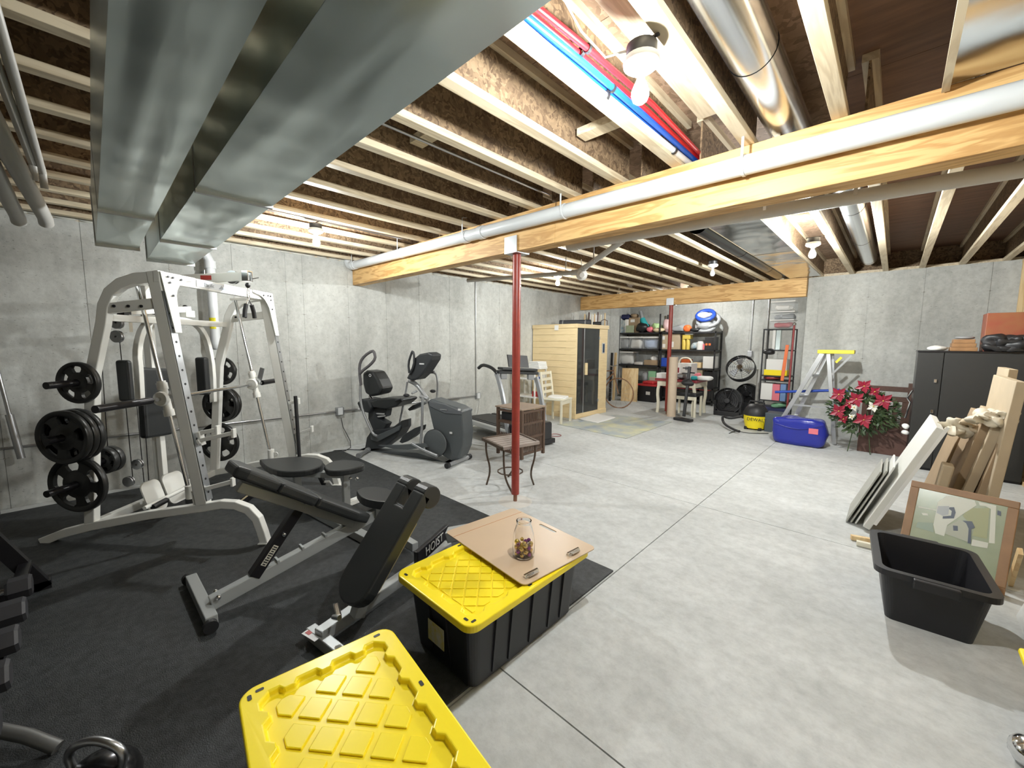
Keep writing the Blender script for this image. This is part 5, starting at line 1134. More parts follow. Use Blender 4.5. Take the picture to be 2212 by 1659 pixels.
# seat and back
sbk = eprism('seat_back', [(782, 806), (790, 800), (806, 803), (816, 820), (825, 840), (820, 852), (800, 857), (788, 850), (783, 830)], .12, .36, M_VINYL, .03)
cc = eP(799, 811, .108); MB().lathe(cc, [(.014, 0), (.020, 0), (.020, .003), (.014, .003)], 16, EL.v).build('round_badge', MATS['badge_white'], sbk)
eprism('seat', [(800, 868), (815, 862), (848, 860), (868, 862), (869, 867), (856, 878), (835, 884), (806, 880)], .08, .40, M_VINYL, .02)
eprism('seat_side', [(770, 870), (780, 862), (795, 865), (802, 880), (795, 893), (778, 888)], .10, .38, M_ED, .02)
etube('seat_post', [(798, 855), (806, 866)], .24, .02, M_CHROME, 0)
eprism('seat_frame', [(795, 880), (835, 884), (832, 900), (818, 905), (835, 915), (825, 935), (808, 935), (795, 905)], .18, .30, M_ED, .01)
for a, b in (((812, 893), (830, 894)), ((815, 900), (832, 898))): MB().bar(eP(*a, .16), eP(*b, .16), .02, .012, V((0, 0, 1))).build('chrome_slide', M_CHROME, t)
etube('seat_grip', [(855, 866, .06), (866, 862, .06), (870, 866, .06)], 0, .012, M_BLACK, 0)
for (a, b) in (((966, 1006), (1014, 986)), ((775, 984), (795, 972))):
    p, q_ = Z(*a, .035), Z(*b, .035); d_ = (q_-p).normalized(); ft_ = MB().tube([p, q_], .026, 12).build('foot_tube', M_ES, t)
    for c_, s_ in ((p, -1), (q_, 1)): MB().tube([c_-d_*s_*.03, c_+d_*s_*.015], .034, 12).build('foot_cap', M_BLACK if a[0] > 900 else M_ES, ft_)
# ---------------------------------------------------------------- treadmill
U1_ = Z(1093, 934, .12); U1_ = V((-3.97, 4.06, 0)); TR = Fr(U1_, 171)
t = thing('treadmill', 'black and silver folding treadmill standing behind the small slatted table', 'treadmill', tuple(TR.P(.5, -.3, 0)))
# v negative = farther from camera
WT = -.66
MB().box(.0, 1.30, WT+.08, -.06, .20, .235, TR).build('running_deck', M_BLACK, t, bevel=.004)
MB().box(.05, 1.28, WT+.14, -.12, .235, .240, TR).build('running_belt', mat('belt', (.05, .05, .048), .8), t)
for v in (-.0, WT): MB().box(-.02, 1.32, v-.05+(0 if v else 0), v+.03, .17, .23, TR).build('side_rail', MATS['aluminium'] if v == 0 else M_BLACK, t, bevel=.006)
for v in (-.03, WT): MB().cyl(TR.P(1.28, v-.03, .14), TR.P(1.28, v+.02, .14), .035, 12).build('end_roller', M_BLACK, t); MB().bar(TR.P(1.2, v, .0), TR.P(1.2, v, .17), .04, .04).build('rear_foot', M_BLACK, t)
MB().box(-.30, .02, WT+.04, -.02, .06, .34, TR).build('motor_hood', mat('hood_black', (.025, .025, .028), .35), t, bevel=.03, seg=3)
MB().box(-.32, .0, WT, .0, .02, .09, TR).build('front_frame', M_BLACK, t, bevel=.006)
def tz(px, py, v): l = TR.onv(px, py, v); return TR.P(l[0], v, l[2])
M_TS = mat('treadmill_silver', (.42, .44, .47), .35, .4)
pn = [(1097, 938), (1093, 900), (1087, 860), (1078, 822), (1072, 805)]; pf = [(1180, 955), (1178, 920), (1172, 880), (1166, 845), (1158, 815)]
MB().rtube(smooth([tz(*p, 0) for p in pn], 1), .04, .07, TR.v).build('upright', M_TS, t, bevel=.006)
MB().rtube(smooth([tz(*p, WT) for p in pf], 1), .04, .08, TR.v).build('upright', M_TS, t, bevel=.006)
for c_, v in (((1182, 948), WT),): p = tz(*c_, v); MB().lathe(V((p.x, p.y, .05))-TR.v*.05, [(0, 0), (.05, 0), (.05, .1), (0, .1)], 18, TR.v).build('wheel_housing', M_BLACK, t)
MB().tube(smooth([tz(1034, 795, 0), tz(1042, 788, 0), tz(1055, 791, 0), tz(1066, 797, 0), tz(1075, 808, 0)], 1), [.02]*2+[.024]*6 if False else .026, 12).build('handgrip', M_BLACK, t)
a, b = tz(1075, 803, .0), tz(1160, 806, WT)
MB().bar(a, b, .09, .05, V((0, 0, 1)).cross(b-a)).build('console_bar', M_ED, t, bevel=.012)
m_ = (a+b)/2; cw = (b-a).normalized()
MB().obox(m_+V((0, 0, .05)), cw*.30, V((0, 0, 1)).cross(cw)*.09, V((0, 0, .02))).build('console_tray', M_ED, t, bevel=.012)
sn_ = V((0, 0, 1)).cross(cw); 
MB().obox(m_+V((0, 0, .17)), cw*.17, (V((0, 0, 1))*.09+sn_*(.03 if sn_.dot(V((0,-1,0)))<0 else -.03)), sn_*.014).build('screen', M_BLACK, t, bevel=.004)
for k in (-.24, .22): MB().obox(m_+cw*k+V((0, 0, -.06)), cw*.05, sn_*.03, V((0, 0, .045))).build('cup_holder', M_GREYP, t, bevel=.01)
# ---------------------------------------------------------------- small slatted side table
t = thing('side_table', 'small metal side table with slatted top in front of the red post', 'side table', (-2.80, 3.05, 0))
zt = .50; cn = [Z(1043, 948, zt), Z(1086, 969, zt), Z(1164, 956, zt), Z(1120, 937, zt)]
M_BRZ = mat('bronze_metal', (.10, .07, .05), .5, .5); M_SLT = mat('taupe_slat', (.30, .25, .22), .5)
for i in range(4): MB().bar(cn[i], cn[(i+1) % 4], .03, .03, V((0, 0, 1))).build('frame_bar', M_BRZ if i != 1 else M_SLT, t, bevel=.003)
for k in range(6):
    f_ = (k+.5)/6; a = cn[0].lerp(cn[1], f_); b = cn[3].lerp(cn[2], f_); MB().bar(a, b, (cn[1]-cn[0]).length/6*.8, .012, V((0, 0, 1)).cross(b-a)).build('slat', M_SLT, t)
ctr = (cn[0]+cn[2])/2
for tp_, bt in ((cn[0], Z(1051, 1047)), (cn[1], Z(1107, 1066)), (cn[2], Z(1153, 1047)), (cn[3], None)):
    if bt is None: bt = Z(1051, 1047)+(Z(1153, 1047)-Z(1107, 1066))
    a = tp_.lerp(ctr, .12); mid = V((a.x*.8+ctr.x*.2, a.y*.8+ctr.y*.2, zt*.35)); MB().tube(smooth([V((a.x, a.y, zt-.01)), V((a.x, a.y, zt*.7)), mid, bt], 2), .010, 8).build('leg', M_BRZ, t)
rg = [V((ctr.x+.13*math.cos(k*.5236), ctr.y+.13*math.sin(k*.5236), zt*.36)) for k in range(12)]; MB().tube(rg, .007, 6, closed=True).build('stretcher_ring', M_BRZ, t)
# ---------------------------------------------------------------- brown lattice end table
x1, y0, y1 = -3.28, 3.62, 4.04
# dims chosen from its visible right face
zt = Y(1140, 880, y0).z; x0 = x1-.42
t = thing('end_table', 'brown outdoor end table with woven sides behind the red post', 'end table', ((x0+x1)/2, (y0+y1)/2, 0))
zt = .66
MB().box(x0-.03, x1+.03, y0-.03, y1+.03, zt, zt+.018).build('table_top', mat('tan_table_top', (.30, .22, .16), .5, var=.2, vs=6), t, bevel=.003)
M_WK = mat('wicker_brown', (.10, .06, .04), .6)
for x, y_ in ((x0, y0), (x1, y0), (x0, y1), (x1, y1)): MB().box(x-.018, x+.018, y_-.018, y_+.018, 0.04, zt).build('leg', M_WK, t, bevel=.002)
for z in (.10, .30, .48, zt-.03):
    MB().box(x1-.01, x1+.01, y0, y1, z-.015, z+.015).build('rail', M_WK, t); MB().box(x0, x1, y0-.01, y0+.01, z-.015, z+.015).build('rail', M_WK, t)
for k in range(13):
    yy_ = y0+.03+k*(y1-y0-.06)/12; MB().box(x1-.004, x1+.004, yy_-.008, yy_+.008, .1, zt-.03).build('wicker_strand', M_WK, t)
    xx = x0+.03+k*(x1-x0-.06)/12; MB().box(xx-.008, xx+.008, y0-.004, y0+.004, .1, .34).build('wicker_strand', M_WK, t)
bx('receiver', 'black audio box with lit display under the end table top', 'receiver', (x0+.03, x1-.06, y0+.03, y1-.05, .50, .60), M_BLACK)
MB().box(x0+.03, x1-.06, y0+.02, y1-.05, .485, .499).build('shelf', M_WK, t)
# ================================================================== SAUNA
sx, sy0, sy1, sb = -4.455, 6.47, 7.62, -5.57
zs_ = Y(1246, 699, sy0).z
t = thing('sauna_cabin', 'pale wooden infrared sauna cabin with a dark glass door', 'sauna', ((sx+sb)/2, (sy0+sy1)/2, 0))
n_ = 13
for k in range(n_):
    z0, z1 = .10+(zs_-.18)*k/n_, .10+(zs_-.18)*(k+1)/n_
    MB().box(sb, sx-.03, sy0, sy0+.03, z0+.0015, z1-.0015).build('side_plank', M_SAUNA, t, bevel=.002, seg=1)
MB().box(sb, sx-.03, sy1-.03, sy1, .1, zs_-.08).build('far_side', M_SAUNA, t); MB().box(sb, sb+.03, sy0+.03, sy1-.03, .1, zs_-.08).build('back_side', M_SAUNA, t)
MB().box(sb-.0, sx+.02, sy0-.02, sy1+.02, zs_-.08, zs_).build('roof', M_SAUNA, t, bevel=.006); MB().box(sb, sx+.012, sy0-.005, sy1+.005, 0.002, .10).build('base', M_SAUNA, t, bevel=.004)
gy0, gy1 = sy0+.03, sy0+.83
MB().box(sx-.03, sx, gy1, sy1, .1, zs_-.08).build('front_panel', M_SAUNA, t, bevel=.003); MB().box(sx-.03, sx, sy0, gy0, .1, zs_-.08).build('front_panel', M_SAUNA, t)
M_DG = mat('smoked_glass', (.05, .055, .055), .04, alpha=.72, spec=.8)
MB().box(sx-.012, sx-.004, gy0, gy0+.24, .1, zs_-.08).build('fixed_glass', M_DG, t)
g_ = MB().box(sx-.012, sx-.004, gy0+.25, gy1, .1, zs_-.08).build('glass_door', M_DG, t)
MB().box(sx-.016, sx+.0, gy0+.235, gy0+.255, .1, zs_-.08).build('glass_seal', MATS['aluminium'], t)
MB().box(sx-.004, sx+.035, gy0+.28, gy0+.33, .86, 1.10).build('door_handle', M_SAUNA, g_, bevel=.004)
for z in (.3, 1.6): MB().box(sx-.02, sx+.006, gy1-.03, gy1+.01, z-.03, z+.03).build('hinge', M_CHROME, g_, bevel=.002)
MB().box(sx, sx+.012, gy1+.10, gy1+.20, 1.28, 1.50).build('control_panel', mat('panel_silver', (.5, .5, .5), .4), t, bevel=.003); MB().box(sx+.012, sx+.014, gy1+.115, gy1+.185, 1.3, 1.48).build('screen', mat('screen_blue', (.03, .06, .12), .2), t)
MB().box(sb+.1, sx-.3, sy0+.1, sy1-.1, .42, .47).build('inner_bench', M_SAUNA, t); MB().box(sb+.08, sb+.1, sy0+.1, sy1-.1, .5, 1.6).build('inner_heater_panel', M_DKW, t)
MB().box(-4.98, -4.88, sy0-.026, sy0-.02, zs_-.12, zs_-.02).build('wall_switch', M_WPL, t, bevel=.003)
# on the sauna roof
p = Y(1218, 690, 7.0); q_ = Y(1275, 686, 7.1)
t = thing('rolled_mat', 'dark grey rolled mat with two straps on the sauna roof', 'rolled mat', (-4.9, 7.1, zs_))
ra, rb2 = V((-5.30, 7.05, zs_+.06)), V((-4.65, 7.25, zs_+.06)); MB().tube([ra, rb2], .058, 18).build('roll', mat('mat_grey', (.06, .065, .075), .7), t)
for f_ in (.12, .85): d_ = (rb2-ra).normalized(); c_ = ra.lerp(rb2, f_); MB().lathe(c_-d_*.012, [(.0585, 0), (.0615, 0), (.0615, .024), (.0585, .024)], 18, d_).build('strap', M_GREYP, t)
tag(MB().tube([V((-4.66, 7.36, zs_+.04)), V((-4.5, 7.42, zs_+.04))], .036, 12).build('black_roll', M_BLACK), 'short black roll on the sauna roof beside the grey mat', 'roll')
tag(MB().tube([V((-4.55, 7.5, zs_+.01)), V((-4.55, 7.5, zs_+.1)), V((-4.5, 7.54, zs_+.13)), V((-4.45, 7.58, zs_+.1)), V((-4.45, 7.58, zs_+.01))], .008, 6).build('metal_hook', M_DKW), 'small bent brown handle on the sauna roof corner', 'handle')
# wooden trims standing behind the sauna
for i in range(7):
    x = -5.35+i*.085; tag(MB().bar(V((x, 8.0+.02*i, .004)), V((x+random.uniform(-.03, .03), 8.12, 2.22-random.random()*.08)), .03, .018, V((0, 1, 0))).build('wood_trim', [M_PLANK, M_DKW, M_CREAM][i % 3]), ['pale', 'dark', 'cream'][i % 3]+' wooden trim piece standing in the corner behind the sauna', 'wood trim', 'trim pieces behind the sauna, '+['pale', 'dark', 'cream'][i % 3])
t = bx('utility_box', 'grey-white box on the left wall above the sauna', 'box', (WX+.002, WX+.10, 8.55, 8.95, 1.95, 2.2), M_WPL)
# white chair with cloth
cx_, cy_ = Z(1205, 915), Z(1238, 910)
CH = Fr((-4.62, 5.72), 62)
def chair(CH, label, w_=.42, d_=.42, sh=.45, bh=.95, m_=M_CREAM, slats=4):
    t = thing('dining_chair', label, 'chair', tuple(CH.P(0, 0, 0)))
    for u in (-w_/2+.02, w_/2-.02): MB().box(u-.018, u+.018, -d_/2, -d_/2+.036, 0, sh-.02, CH).build('leg', m_, t, bevel=.003)
    for u in (-w_/2+.02, w_/2-.02): MB().bar(CH.P(u, d_/2-.02, 0), CH.P(u, d_/2-.02, sh), .034, .036).build('leg', m_, t, bevel=.003); MB().bar(CH.P(u, d_/2-.02, sh), CH.P(u, d_/2+.05, bh), .034, .034).build('back_post', m_, t, bevel=.003)
    MB().box(-w_/2, w_/2, -d_/2-.01, d_/2-.01, sh-.02, sh+.012, CH).build('seat', m_, t, bevel=.006)
    for k in range(slats):
        z = sh+.12+k*(bh-sh-.15)/(slats-1); f_ = (z-sh)/(bh-sh); v = d_/2-.02+.07*f_; MB().box(-w_/2+.03, w_/2-.03, v-.008, v+.008, z-.028, z+.028, CH).build('back_slat', m_, t, bevel=.004)
    for v in (-d_/2+.01, d_/2-.02): MB().box(-w_/2+.03, w_/2-.03, v-.008+.005, v+.012, sh-.09, sh-.02, CH).build('apron', m_, t)
    return t
ca, cb2 = Z(1211, 918), Z(1236, 909); ang_ = math.degrees(math.atan2(cb2.y-ca.y, cb2.x-ca.x)); CH = Fr((ca+cb2)/2, ang_); CH.o = CH.o+CH.v*.21
chair(CH, 'cream ladder-back chair draped with white cloth beside the sauna')
tag(MB().blob(CH.P(.02, -.03, .475), (.2, .19, .02), .5, 9, 2, 24, 8, CH, .6).build('white_cloth', M_CLOTH), 'white cloth spread over the seat of the cream chair', 'cloth')
# white metal shelf behind the treadmill
y = 5.9; 
t = thing('shelf_unit', 'low white shelf behind the treadmill with blue and red things', 'shelf', (-4.9, 5.9, 0))
sx0, sx1 = -5.45, -4.90
for z in (.45, .80): MB().box(sx0, sx1, 5.75, 6.1, z-.012, z+.012).build('shelf_board', M_WPL, t, bevel=.003)
for x in (sx0, sx1):
    for y_ in (5.76, 6.09): MB().box(x-.012, x+.012, y_-.012, y_+.012, 0, 1.0).build('leg', M_WPL, t)
MB().box(sx0, sx1, 5.75, 6.1, .985, 1.0).build('shelf_board', M_WPL, t)
for i in range(6): tag(MB().lathe((-5.02+i*.04, 5.85, .4625), [(0, 0), (.017, 0), (.017, .09), (.014, .1), (0, .1)], 12).build('jar', MATS['red_oxide_paint'] if i % 2 else M_REDB), ['first', 'second', 'third', 'fourth', 'fifth', 'sixth'][i]+' red-capped jar from the left on the low white shelf', 'jar', 'red jars on the white shelf')
tag(MB().lathe((-5.0, 5.85, .8125), [(0, 0), (.04, 0), (.04, .03), (.028, .04), (.028, .12), (.04, .13), (.04, .16), (0, .16)], 16).build('blue_spool', M_BLU), 'blue spool standing on the white shelf', 'spool')
tag(MB().lathe((-4.86, 5.84, .8125), [(0, 0), (.035, 0), (.03, .04), (0, .04)], 14).build('blue_dish', M_BLU), 'small dark blue dish on the white shelf', 'dish')
for i in range(5): tag(MB().box(-5.12+.01*i, -4.82-.008*i, 5.8, 6.05, 1.0005+i*.028, 1.027+i*.028).build('folded_towel', M_CLOTH, bevel=.008), ['lowest', 'second lowest', 'middle', 'second highest', 'topmost'][i]+' folded white towel of the stack on the white shelf', 'towel', 'white towel stack')
bx('white_case', 'pale box standing on the white shelf behind the spool', 'box', (-4.95, -4.88, 5.9, 6.05, .8125, .93), M_PAPER)
# rug and towel
rg_ = [Z(1204, 917, 0), Z(1352, 948, 0), Z(1452, 912, 0), Z(1330, 897, 0)]
RM = mat('map_rug', (.62, .60, .38), .9, col2=(.30, .36, .46), var=.3, vs=2.2)
q = MB(); q.add([p+V((0, 0, .001)) for p in rg_]+[p+V((0, 0, .009)) for p in rg_], [(0, 1, 2, 3), (4, 5, 6, 7), (0, 1, 5, 4), (1, 2, 6, 5), (2, 3, 7, 6), (3, 0, 4, 7)])
tag(q.build('rug', RM), 'pale map-patterned rug in front of the sauna', 'rug')
tw = [Z(1248, 905, .012), Z(1292, 914, .012), Z(1332, 902, .012), Z(1290, 893, .012)]
q = MB(); n_ = 10; vs = []
for i in range(n_+1):
    for j in range(n_+1):
        a = tw[0].lerp(tw[1], i/n_); b = tw[3].lerp(tw[2], i/n_); p = a.lerp(b, j/n_); vs.append(V((p.x, p.y, .014+.012*abs(noise.noise(V((i*.6, j*.6, 0)))))))
q.add(vs, [(i*(n_+1)+j, (i+1)*(n_+1)+j, (i+1)*(n_+1)+j+1, i*(n_+1)+j+1) for i in range(n_) for j in range(n_)], True)
o = q.build('towel', M_CLOTH); tag(o, 'white bath towel spread on the rug at the sauna door', 'towel'); sm_ = o.modifiers.new('s', 'SOLIDIFY'); sm_.thickness = .006
tag(MB().tube([V((-3.88+.09*math.cos(a*.5236), 5.1+.09*math.sin(a*.5236), .006)) for a in range(12)], .005, 6, closed=True).build('red_ring', mat('dark_red', (.3, .05, .05), .5)), 'thin red ring lying on the floor beyond the treadmill', 'ring')
# ================================================================== FAR CORNER
M_RACK = mat('black_rack', (.02, .02, .022), .5)
# bicycle behind the sauna
yb_ = 8.35; wc_ = Y(1336, 861, yb_); r_ = (Y(1336, 893, yb_)-Y(1336, 829, yb_)).length/2
t = thing('bicycle', 'old rusty bicycle leaning behind the sauna, front wheel showing', 'bicycle', (wc_.x-.5, yb_, 0))
M_RUST = mat('rusty_frame', (.30, .17, .10), .6, .4)
wcz = r_
BKF = Fr((wc_.x, yb_), 8)
MB().tube([BKF.P(r_*math.cos(k*.2244), 0, r_+r_*math.sin(k*.2244)) for k in range(28)], .014, 8, closed=True).build('front_wheel', M_RUST, t)
w_ = MB()
for k in range(14): a = k*.4488; w_.bar(BKF.P(0, 0, r_), BKF.P(r_*math.cos(a), 0, r_+r_*math.sin(a)), .003, .003)
o = w_.build('spokes', M_STEEL, t); o['kind'] = 'stuff'
MB().tube([BKF.P(0, -.03, r_), BKF.P(-.12, -.02, r_*2+.12), BKF.P(-.14, 0, r_*2+.25)], .013, 8).build('fork', M_RUST, t); MB().tube([BKF.P(-.14, 0, .8), BKF.P(-.62, 0, .34), BKF.P(-.98, 0, r_)], .016, 8).build('frame_tube', M_RUST, t); MB().tube([BKF.P(-.13, 0, .86), BKF.P(-.7, 0, .82), BKF.P(-.62, 0, .34)], .014, 8).build('frame_tube', M_RUST, t)
MB().tube([BKF.P(-1.0+r_*math.cos(k*.2244), 0, r_+r_*math.sin(k*.2244)) for k in range(28)], .014, 8, closed=True).build('rear_wheel', M_RUST, t)
MB().tube([BKF.P(-.14, -.2, .98), BKF.P(-.16, 0, .96), BKF.P(-.14, .2, .98)], .012, 8).build('handlebar', M_STEEL, t)
# poles by the shelf
pq = Y(1327, 800, 9.4); tag(MB().bar(V((pq.x, 9.4, .003)), V((pq.x, 9.45, 1.25)), .06, .03, V((1, 0, 0))).build('wood_board', M_PLANK), 'narrow wooden board standing between bicycle and shelves', 'board')
pq = Y(1319, 800, 9.2); tag(MB().bar(V((pq.x, 9.2, .003)), V((pq.x, 9.25, 1.25)), .05, .04, V((1, 0, 0))).build('black_board', M_BLACK), 'dark bundle standing beside the wooden board behind the bicycle', 'bundle')
# ---------------------------------------------------------------- steel shelf units on the back wall
YS = 10.2; DS = .5
def unit(label, pl, pr, levels, zt, mid=True):
    x0, x1 = Y(pl, 760, YS).x, Y(pr, 760, YS).x
    t = thing('shelf_unit', label, 'shelf', ((x0+x1)/2, YS+DS/2, 0))
    for x in (x0+.015, x1-.015):
        for y_ in (YS+.015, YS+DS-.015): MB().box(x-.015, x+.015, y_-.015, y_+.015, 0, zt).build('leg', M_RACK, t)
    for z in levels: MB().box(x0, x1, YS, YS+DS, z-.035, z).build('shelf_board', M_RACK, t)
    return x0, x1
zl_ = [Y(1340, 719, YS).z, Y(1340, 753, YS).z, Y(1340, 786, YS).z, Y(1340, 822, YS).z]
zl_ = [q for q in zl_]
LX0, LX1 = unit('left black steel shelf unit on the far wall', 1335, 1424, zl_+[.12], Y(1337, 682, YS).z)
RX0, RX1 = unit('right black steel shelf unit on the far wall', 1426, 1545, [zl_[0], zl_[1], zl_[2]-.02, zl_[3]-.03, .12], zl_[0]+.02)
L4, L3, L2, L1 = zl_; R2 = zl_[2]-.02; R1 = zl_[3]-.03
def item(name, label, cat, l, t_, r, b, m_, zb, dy=.06, d=.3, group=None, shape='box', bev=.006, extra=None):
    y = YS+dy; b_ = yb(l, t_, r, b, y, d, zb+.001); b_ = list(b_); b_[5] = max(b_[5], b_[4]+.015)
    if shape == 'box': return bx(name, label, cat, b_, m_, group, bev)
    c = V(((b_[0]+b_[1])/2, y+d/2, (b_[4]+b_[5])/2))
    if shape == 'blob': return tag(MB().blob(c, ((b_[1]-b_[0])/2, d/2, (b_[5]-b_[4])/2), .35, 9, l, 18, 12, None, .8, b_[4]).build(name, m_), label, cat, group)
    if shape == 'cyl':
        r_ = (b_[1]-b_[0])/2; return tag(MB().lathe((c.x, y+r_, b_[4]), [(0, 0), (r_, 0), (r_, (b_[5]-b_[4])*.8), (r_*.8, (b_[5]-b_[4])*.85), (r_*.8, b_[5]-b_[4]), (0, b_[5]-b_[4])], 16).build(name, m_), label, cat, group)
def bin_(label, l, t_, r, b, zb, dy=.05, d=.35, lid_=M_WPL, cont=M_CLOTH):
    y = YS+dy; b_ = yb(l, t_, r, b, y, d, zb+.001); h = b_[5]-b_[4]
    t = thing('clear_bin', label, 'storage bin', ((b_[0]+b_[1])/2, y+d/2, b_[4]), 'clear bins on the far shelves')
    MB().box(b_[0], b_[1], y, y+d, b_[4], b_[5]-h*.1).build('bin_shell', M_CLEAR, t, bevel=.008); MB().box(b_[0]-.01, b_[1]+.01, y-.012, y+d, b_[5]-h*.12, b_[5]).build('lid', lid_, t, bevel=.004)
    MB().blob(V(((b_[0]+b_[1])/2, y+d/2, b_[4]+h*.4)), ((b_[1]-b_[0])*.46, d*.46, h*.38), .3, 14, l, 16, 10, None, .5, b_[4]+.004).build('contents', cont, t)
M_IMG = mat('blue_print', (.16, .28, .38), .5, col2=(.5, .5, .45), var=.2, vs=12)
# top of left unit
item('box', 'blue printed box on the top shelf at far left', 'box', 1337, 692, 1350, 719, M_IMG, L4)
item('box', 'narrow white box on the top shelf beside the blue box', 'box', 1350, 690, 1356, 719, M_PAPER, L4)
item('dark_bag', 'dark blue bag on top of the blue printed box', 'bag', 1337, 679, 1358, 692, M_NAVY, Y(1345, 691, YS).z+.01, shape='blob')
t = item('box', 'brown cardboard box with a white label on the top shelf', 'box', 1358, 686, 1380, 719, M_CARD, L4, .1); b_ = yb(1362, 690, 1371, 696, YS+.098, .003); MB().box(*b_).build('label', M_PAPER, t)
item('tan_hat', 'small tan object on the brown cardboard box', 'hat', 1362, 677, 1375, 686, M_CARD, Y(1368, 686, YS+.1).z, .12, .2, shape='blob')
item('picture', 'small framed picture leaning on the top shelf', 'picture', 1352, 703, 1368, 719, M_PIC, L4, .02, .04)
item('black_bag', 'round black bag on the top shelf', 'bag', 1369, 698, 1396, 720, M_BLACK, L4, .02, .35, shape='blob')
y = YS+.2; p, q_, s_ = Y(1396, 708, y), Y(1387, 688, y), Y(1383, 672, y)
t = thing('flippers', 'teal and grey swim fins pointing up from the top shelf', 'swim fins', tuple(p)); MB().tube([p, q_], [.09, .07], 10).build('teal_part', M_TEAL, t); MB().tube([q_, s_], [.05, .045], 8).build('grey_blade', M_GREYP, t)
item('pink_toy', 'pink toy on the top shelf beside the black bag', 'toy', 1394, 706, 1408, 720, M_PINK, L4, .05, .25, shape='blob')
item('green_toy', 'light green toy on the top shelf', 'toy', 1404, 697, 1424, 714, mat('lime_toy', (.5, .72, .35), .5), L4, .15, .25, shape='blob')
item('cream_toy', 'cream yellow soft toy on the top shelf', 'toy', 1408, 708, 1432, 720, mat('cream_toy_cloth', (.75, .62, .4), .7), L4, .02, .2, shape='blob')
item('pink_bag', 'tall pale pink bag on the top shelf, left of the rear post', 'bag', 1430, 688, 1446, 720, mat('pale_pink', (.62, .42, .42), .6), L4, .12, .25, shape='blob')
# second level left
bin_('clear bin with grey contents, left end of the second shelf', 1338, 727, 1357, 752, L3, cont=M_GREYP)
bin_('clear bin with papers, second on the second shelf', 1359, 727, 1386, 752, L3)
bin_('clear bin with blue and white paper inside, third on the second shelf', 1388, 727, 1422, 752, L3, cont=mat('bluish_paper', (.45, .55, .75), .6))
bin_('clear round-patterned bin alone on the third shelf', 1337, 759, 1367, 785, L2)
item('paper_pile', 'white paper lying on the third shelf', 'paper', 1370, 782, 1387, 786, M_PAPER, L2, .0, .2)
item('flat_box', 'flat tan box on the third shelf', 'box', 1391, 778, 1422, 786, M_CARD, L2, .02, .3)
item('white_gloves', 'crumpled white cloth on the flat tan box', 'cloth', 1403, 770, 1418, 778, M_CLOTH, L2+.10, .08, .15, shape='blob')
item('grey_bag', 'grey bag on the fourth shelf behind the table', 'bag', 1382, 803, 1400, 820, M_GREYP, L1, .02, .25, shape='blob')
item('green_tub', 'pale green container on the fourth shelf', 'container', 1400, 802, 1416, 815, M_GREEN, L1, .02, .25)
# lower left: plywood, tote
pw = [Z(1341, 866), Z(1376, 868)]
t, *_ = lean('plain plywood sheet leaning on the shelves behind the bicycle', 'plywood_sheet', 'board', pw[0], pw[1], V((0, 1, 0)), .86, .02, M_PLANK, tilt=6)
p = Z(1378, 866); y = p.y; b_ = yb(1378, 834, 1415, 866, y, .45, .001)
t = thing('storage_tote', 'black tote with a red lid under the far shelves', 'storage tote', ((b_[0]+b_[1])/2, y+.2, 0)); MB().box(*b_).build('tub', M_TOTE, t, bevel=.01); MB().box(b_[0]-.02, b_[1]+.02, y-.02, y+.47, b_[5], b_[5]+.045).build('lid', M_REDB, t, bevel=.01)
MB().box(b_[0]+.08, b_[1]-.08, y+.05, y+.4, b_[5]+.045, b_[5]+.12).build('lid_crown', M_REDB, t, bevel=.03); c = yb(1395, 846, 1404, 853, y-.003, .003); MB().box(*c).build('label', M_PAPER, t)
# right unit
t = item('box', 'large cardboard box on the second shelf behind the rear post', 'box', 1428, 722, 1468, 752, M_CARD2, L3, .04, .4)
for l, tt, r, bb in ((1430, 726, 1436, 734), (1431, 743, 1437, 751), (1449, 738, 1455, 750)): MB().box(*yb(l, tt, r, bb, YS+.037, .003)).build('label', M_PAPER, t)
for k in range(4): item('can', ['lower left', 'lower right', 'upper left', 'upper right'][k]+' yellow tin of the four on the second shelf', 'tin', 1472+(k % 2)*9, 737-(k//2)*8, 1480+(k % 2)*9, 752-(k//2)*8, mat('yellow_tin', (.6, .45, .08), .4), L3+(k//2)*.11, .05, .12, 'yellow tins on the second shelf', 'cyl')
item('yellow_case', 'yellow box between the shelves at the top of the tins', 'box', 1474, 723, 1491, 729, MATS['yellow_tin'], L3+.26, .04, .2)
item('blue_tool', 'grey and blue power tool on the second shelf', 'tool', 1491, 740, 1505, 752, MATS['blue_print'], L3, .02, .2, shape='blob')
t = item('tub', 'white tub with blue lid on the second shelf', 'tub', 1503, 737, 1518, 752, M_PAPER, L3, .03, .2, shape='cyl')
item('red_box', 'red and white packet on the second shelf', 'packet', 1518, 743, 1524, 752, M_PINK, L3, .03, .2)
t = item('speaker', 'black machine with red dots on the second shelf at the right', 'machine', 1522, 728, 1542, 752, M_BLACK, L3, .02, .35)
for px in (1526, 1533): p = Y(px, 744, YS+.018); MB().obox(p, V((.025, 0, 0)), V((0, .003, 0)), V((0, 0, .025))).build('red_dot', M_ORG, t)
item('sleeping_mat', 'grey and black rolled gear on the top shelf right of the post', 'gear', 1449, 701, 1480, 719, M_GREYP, L4, .03, .35, shape='blob')
item('orange_tool', 'red and yellow tool on the top shelf', 'tool', 1474, 702, 1492, 716, M_ORG, L4, .03, .2, shape='blob')
item('dark_gear', 'dark folded gear on the top shelf', 'gear', 1488, 708, 1512, 720, M_BLACK, L4, .04, .35, shape='blob')
y = YS+.2
t = thing('water_toy', 'blue and grey coiled hose and float piled high on the top shelf', 'float', tuple(Y(1527, 716, y)))
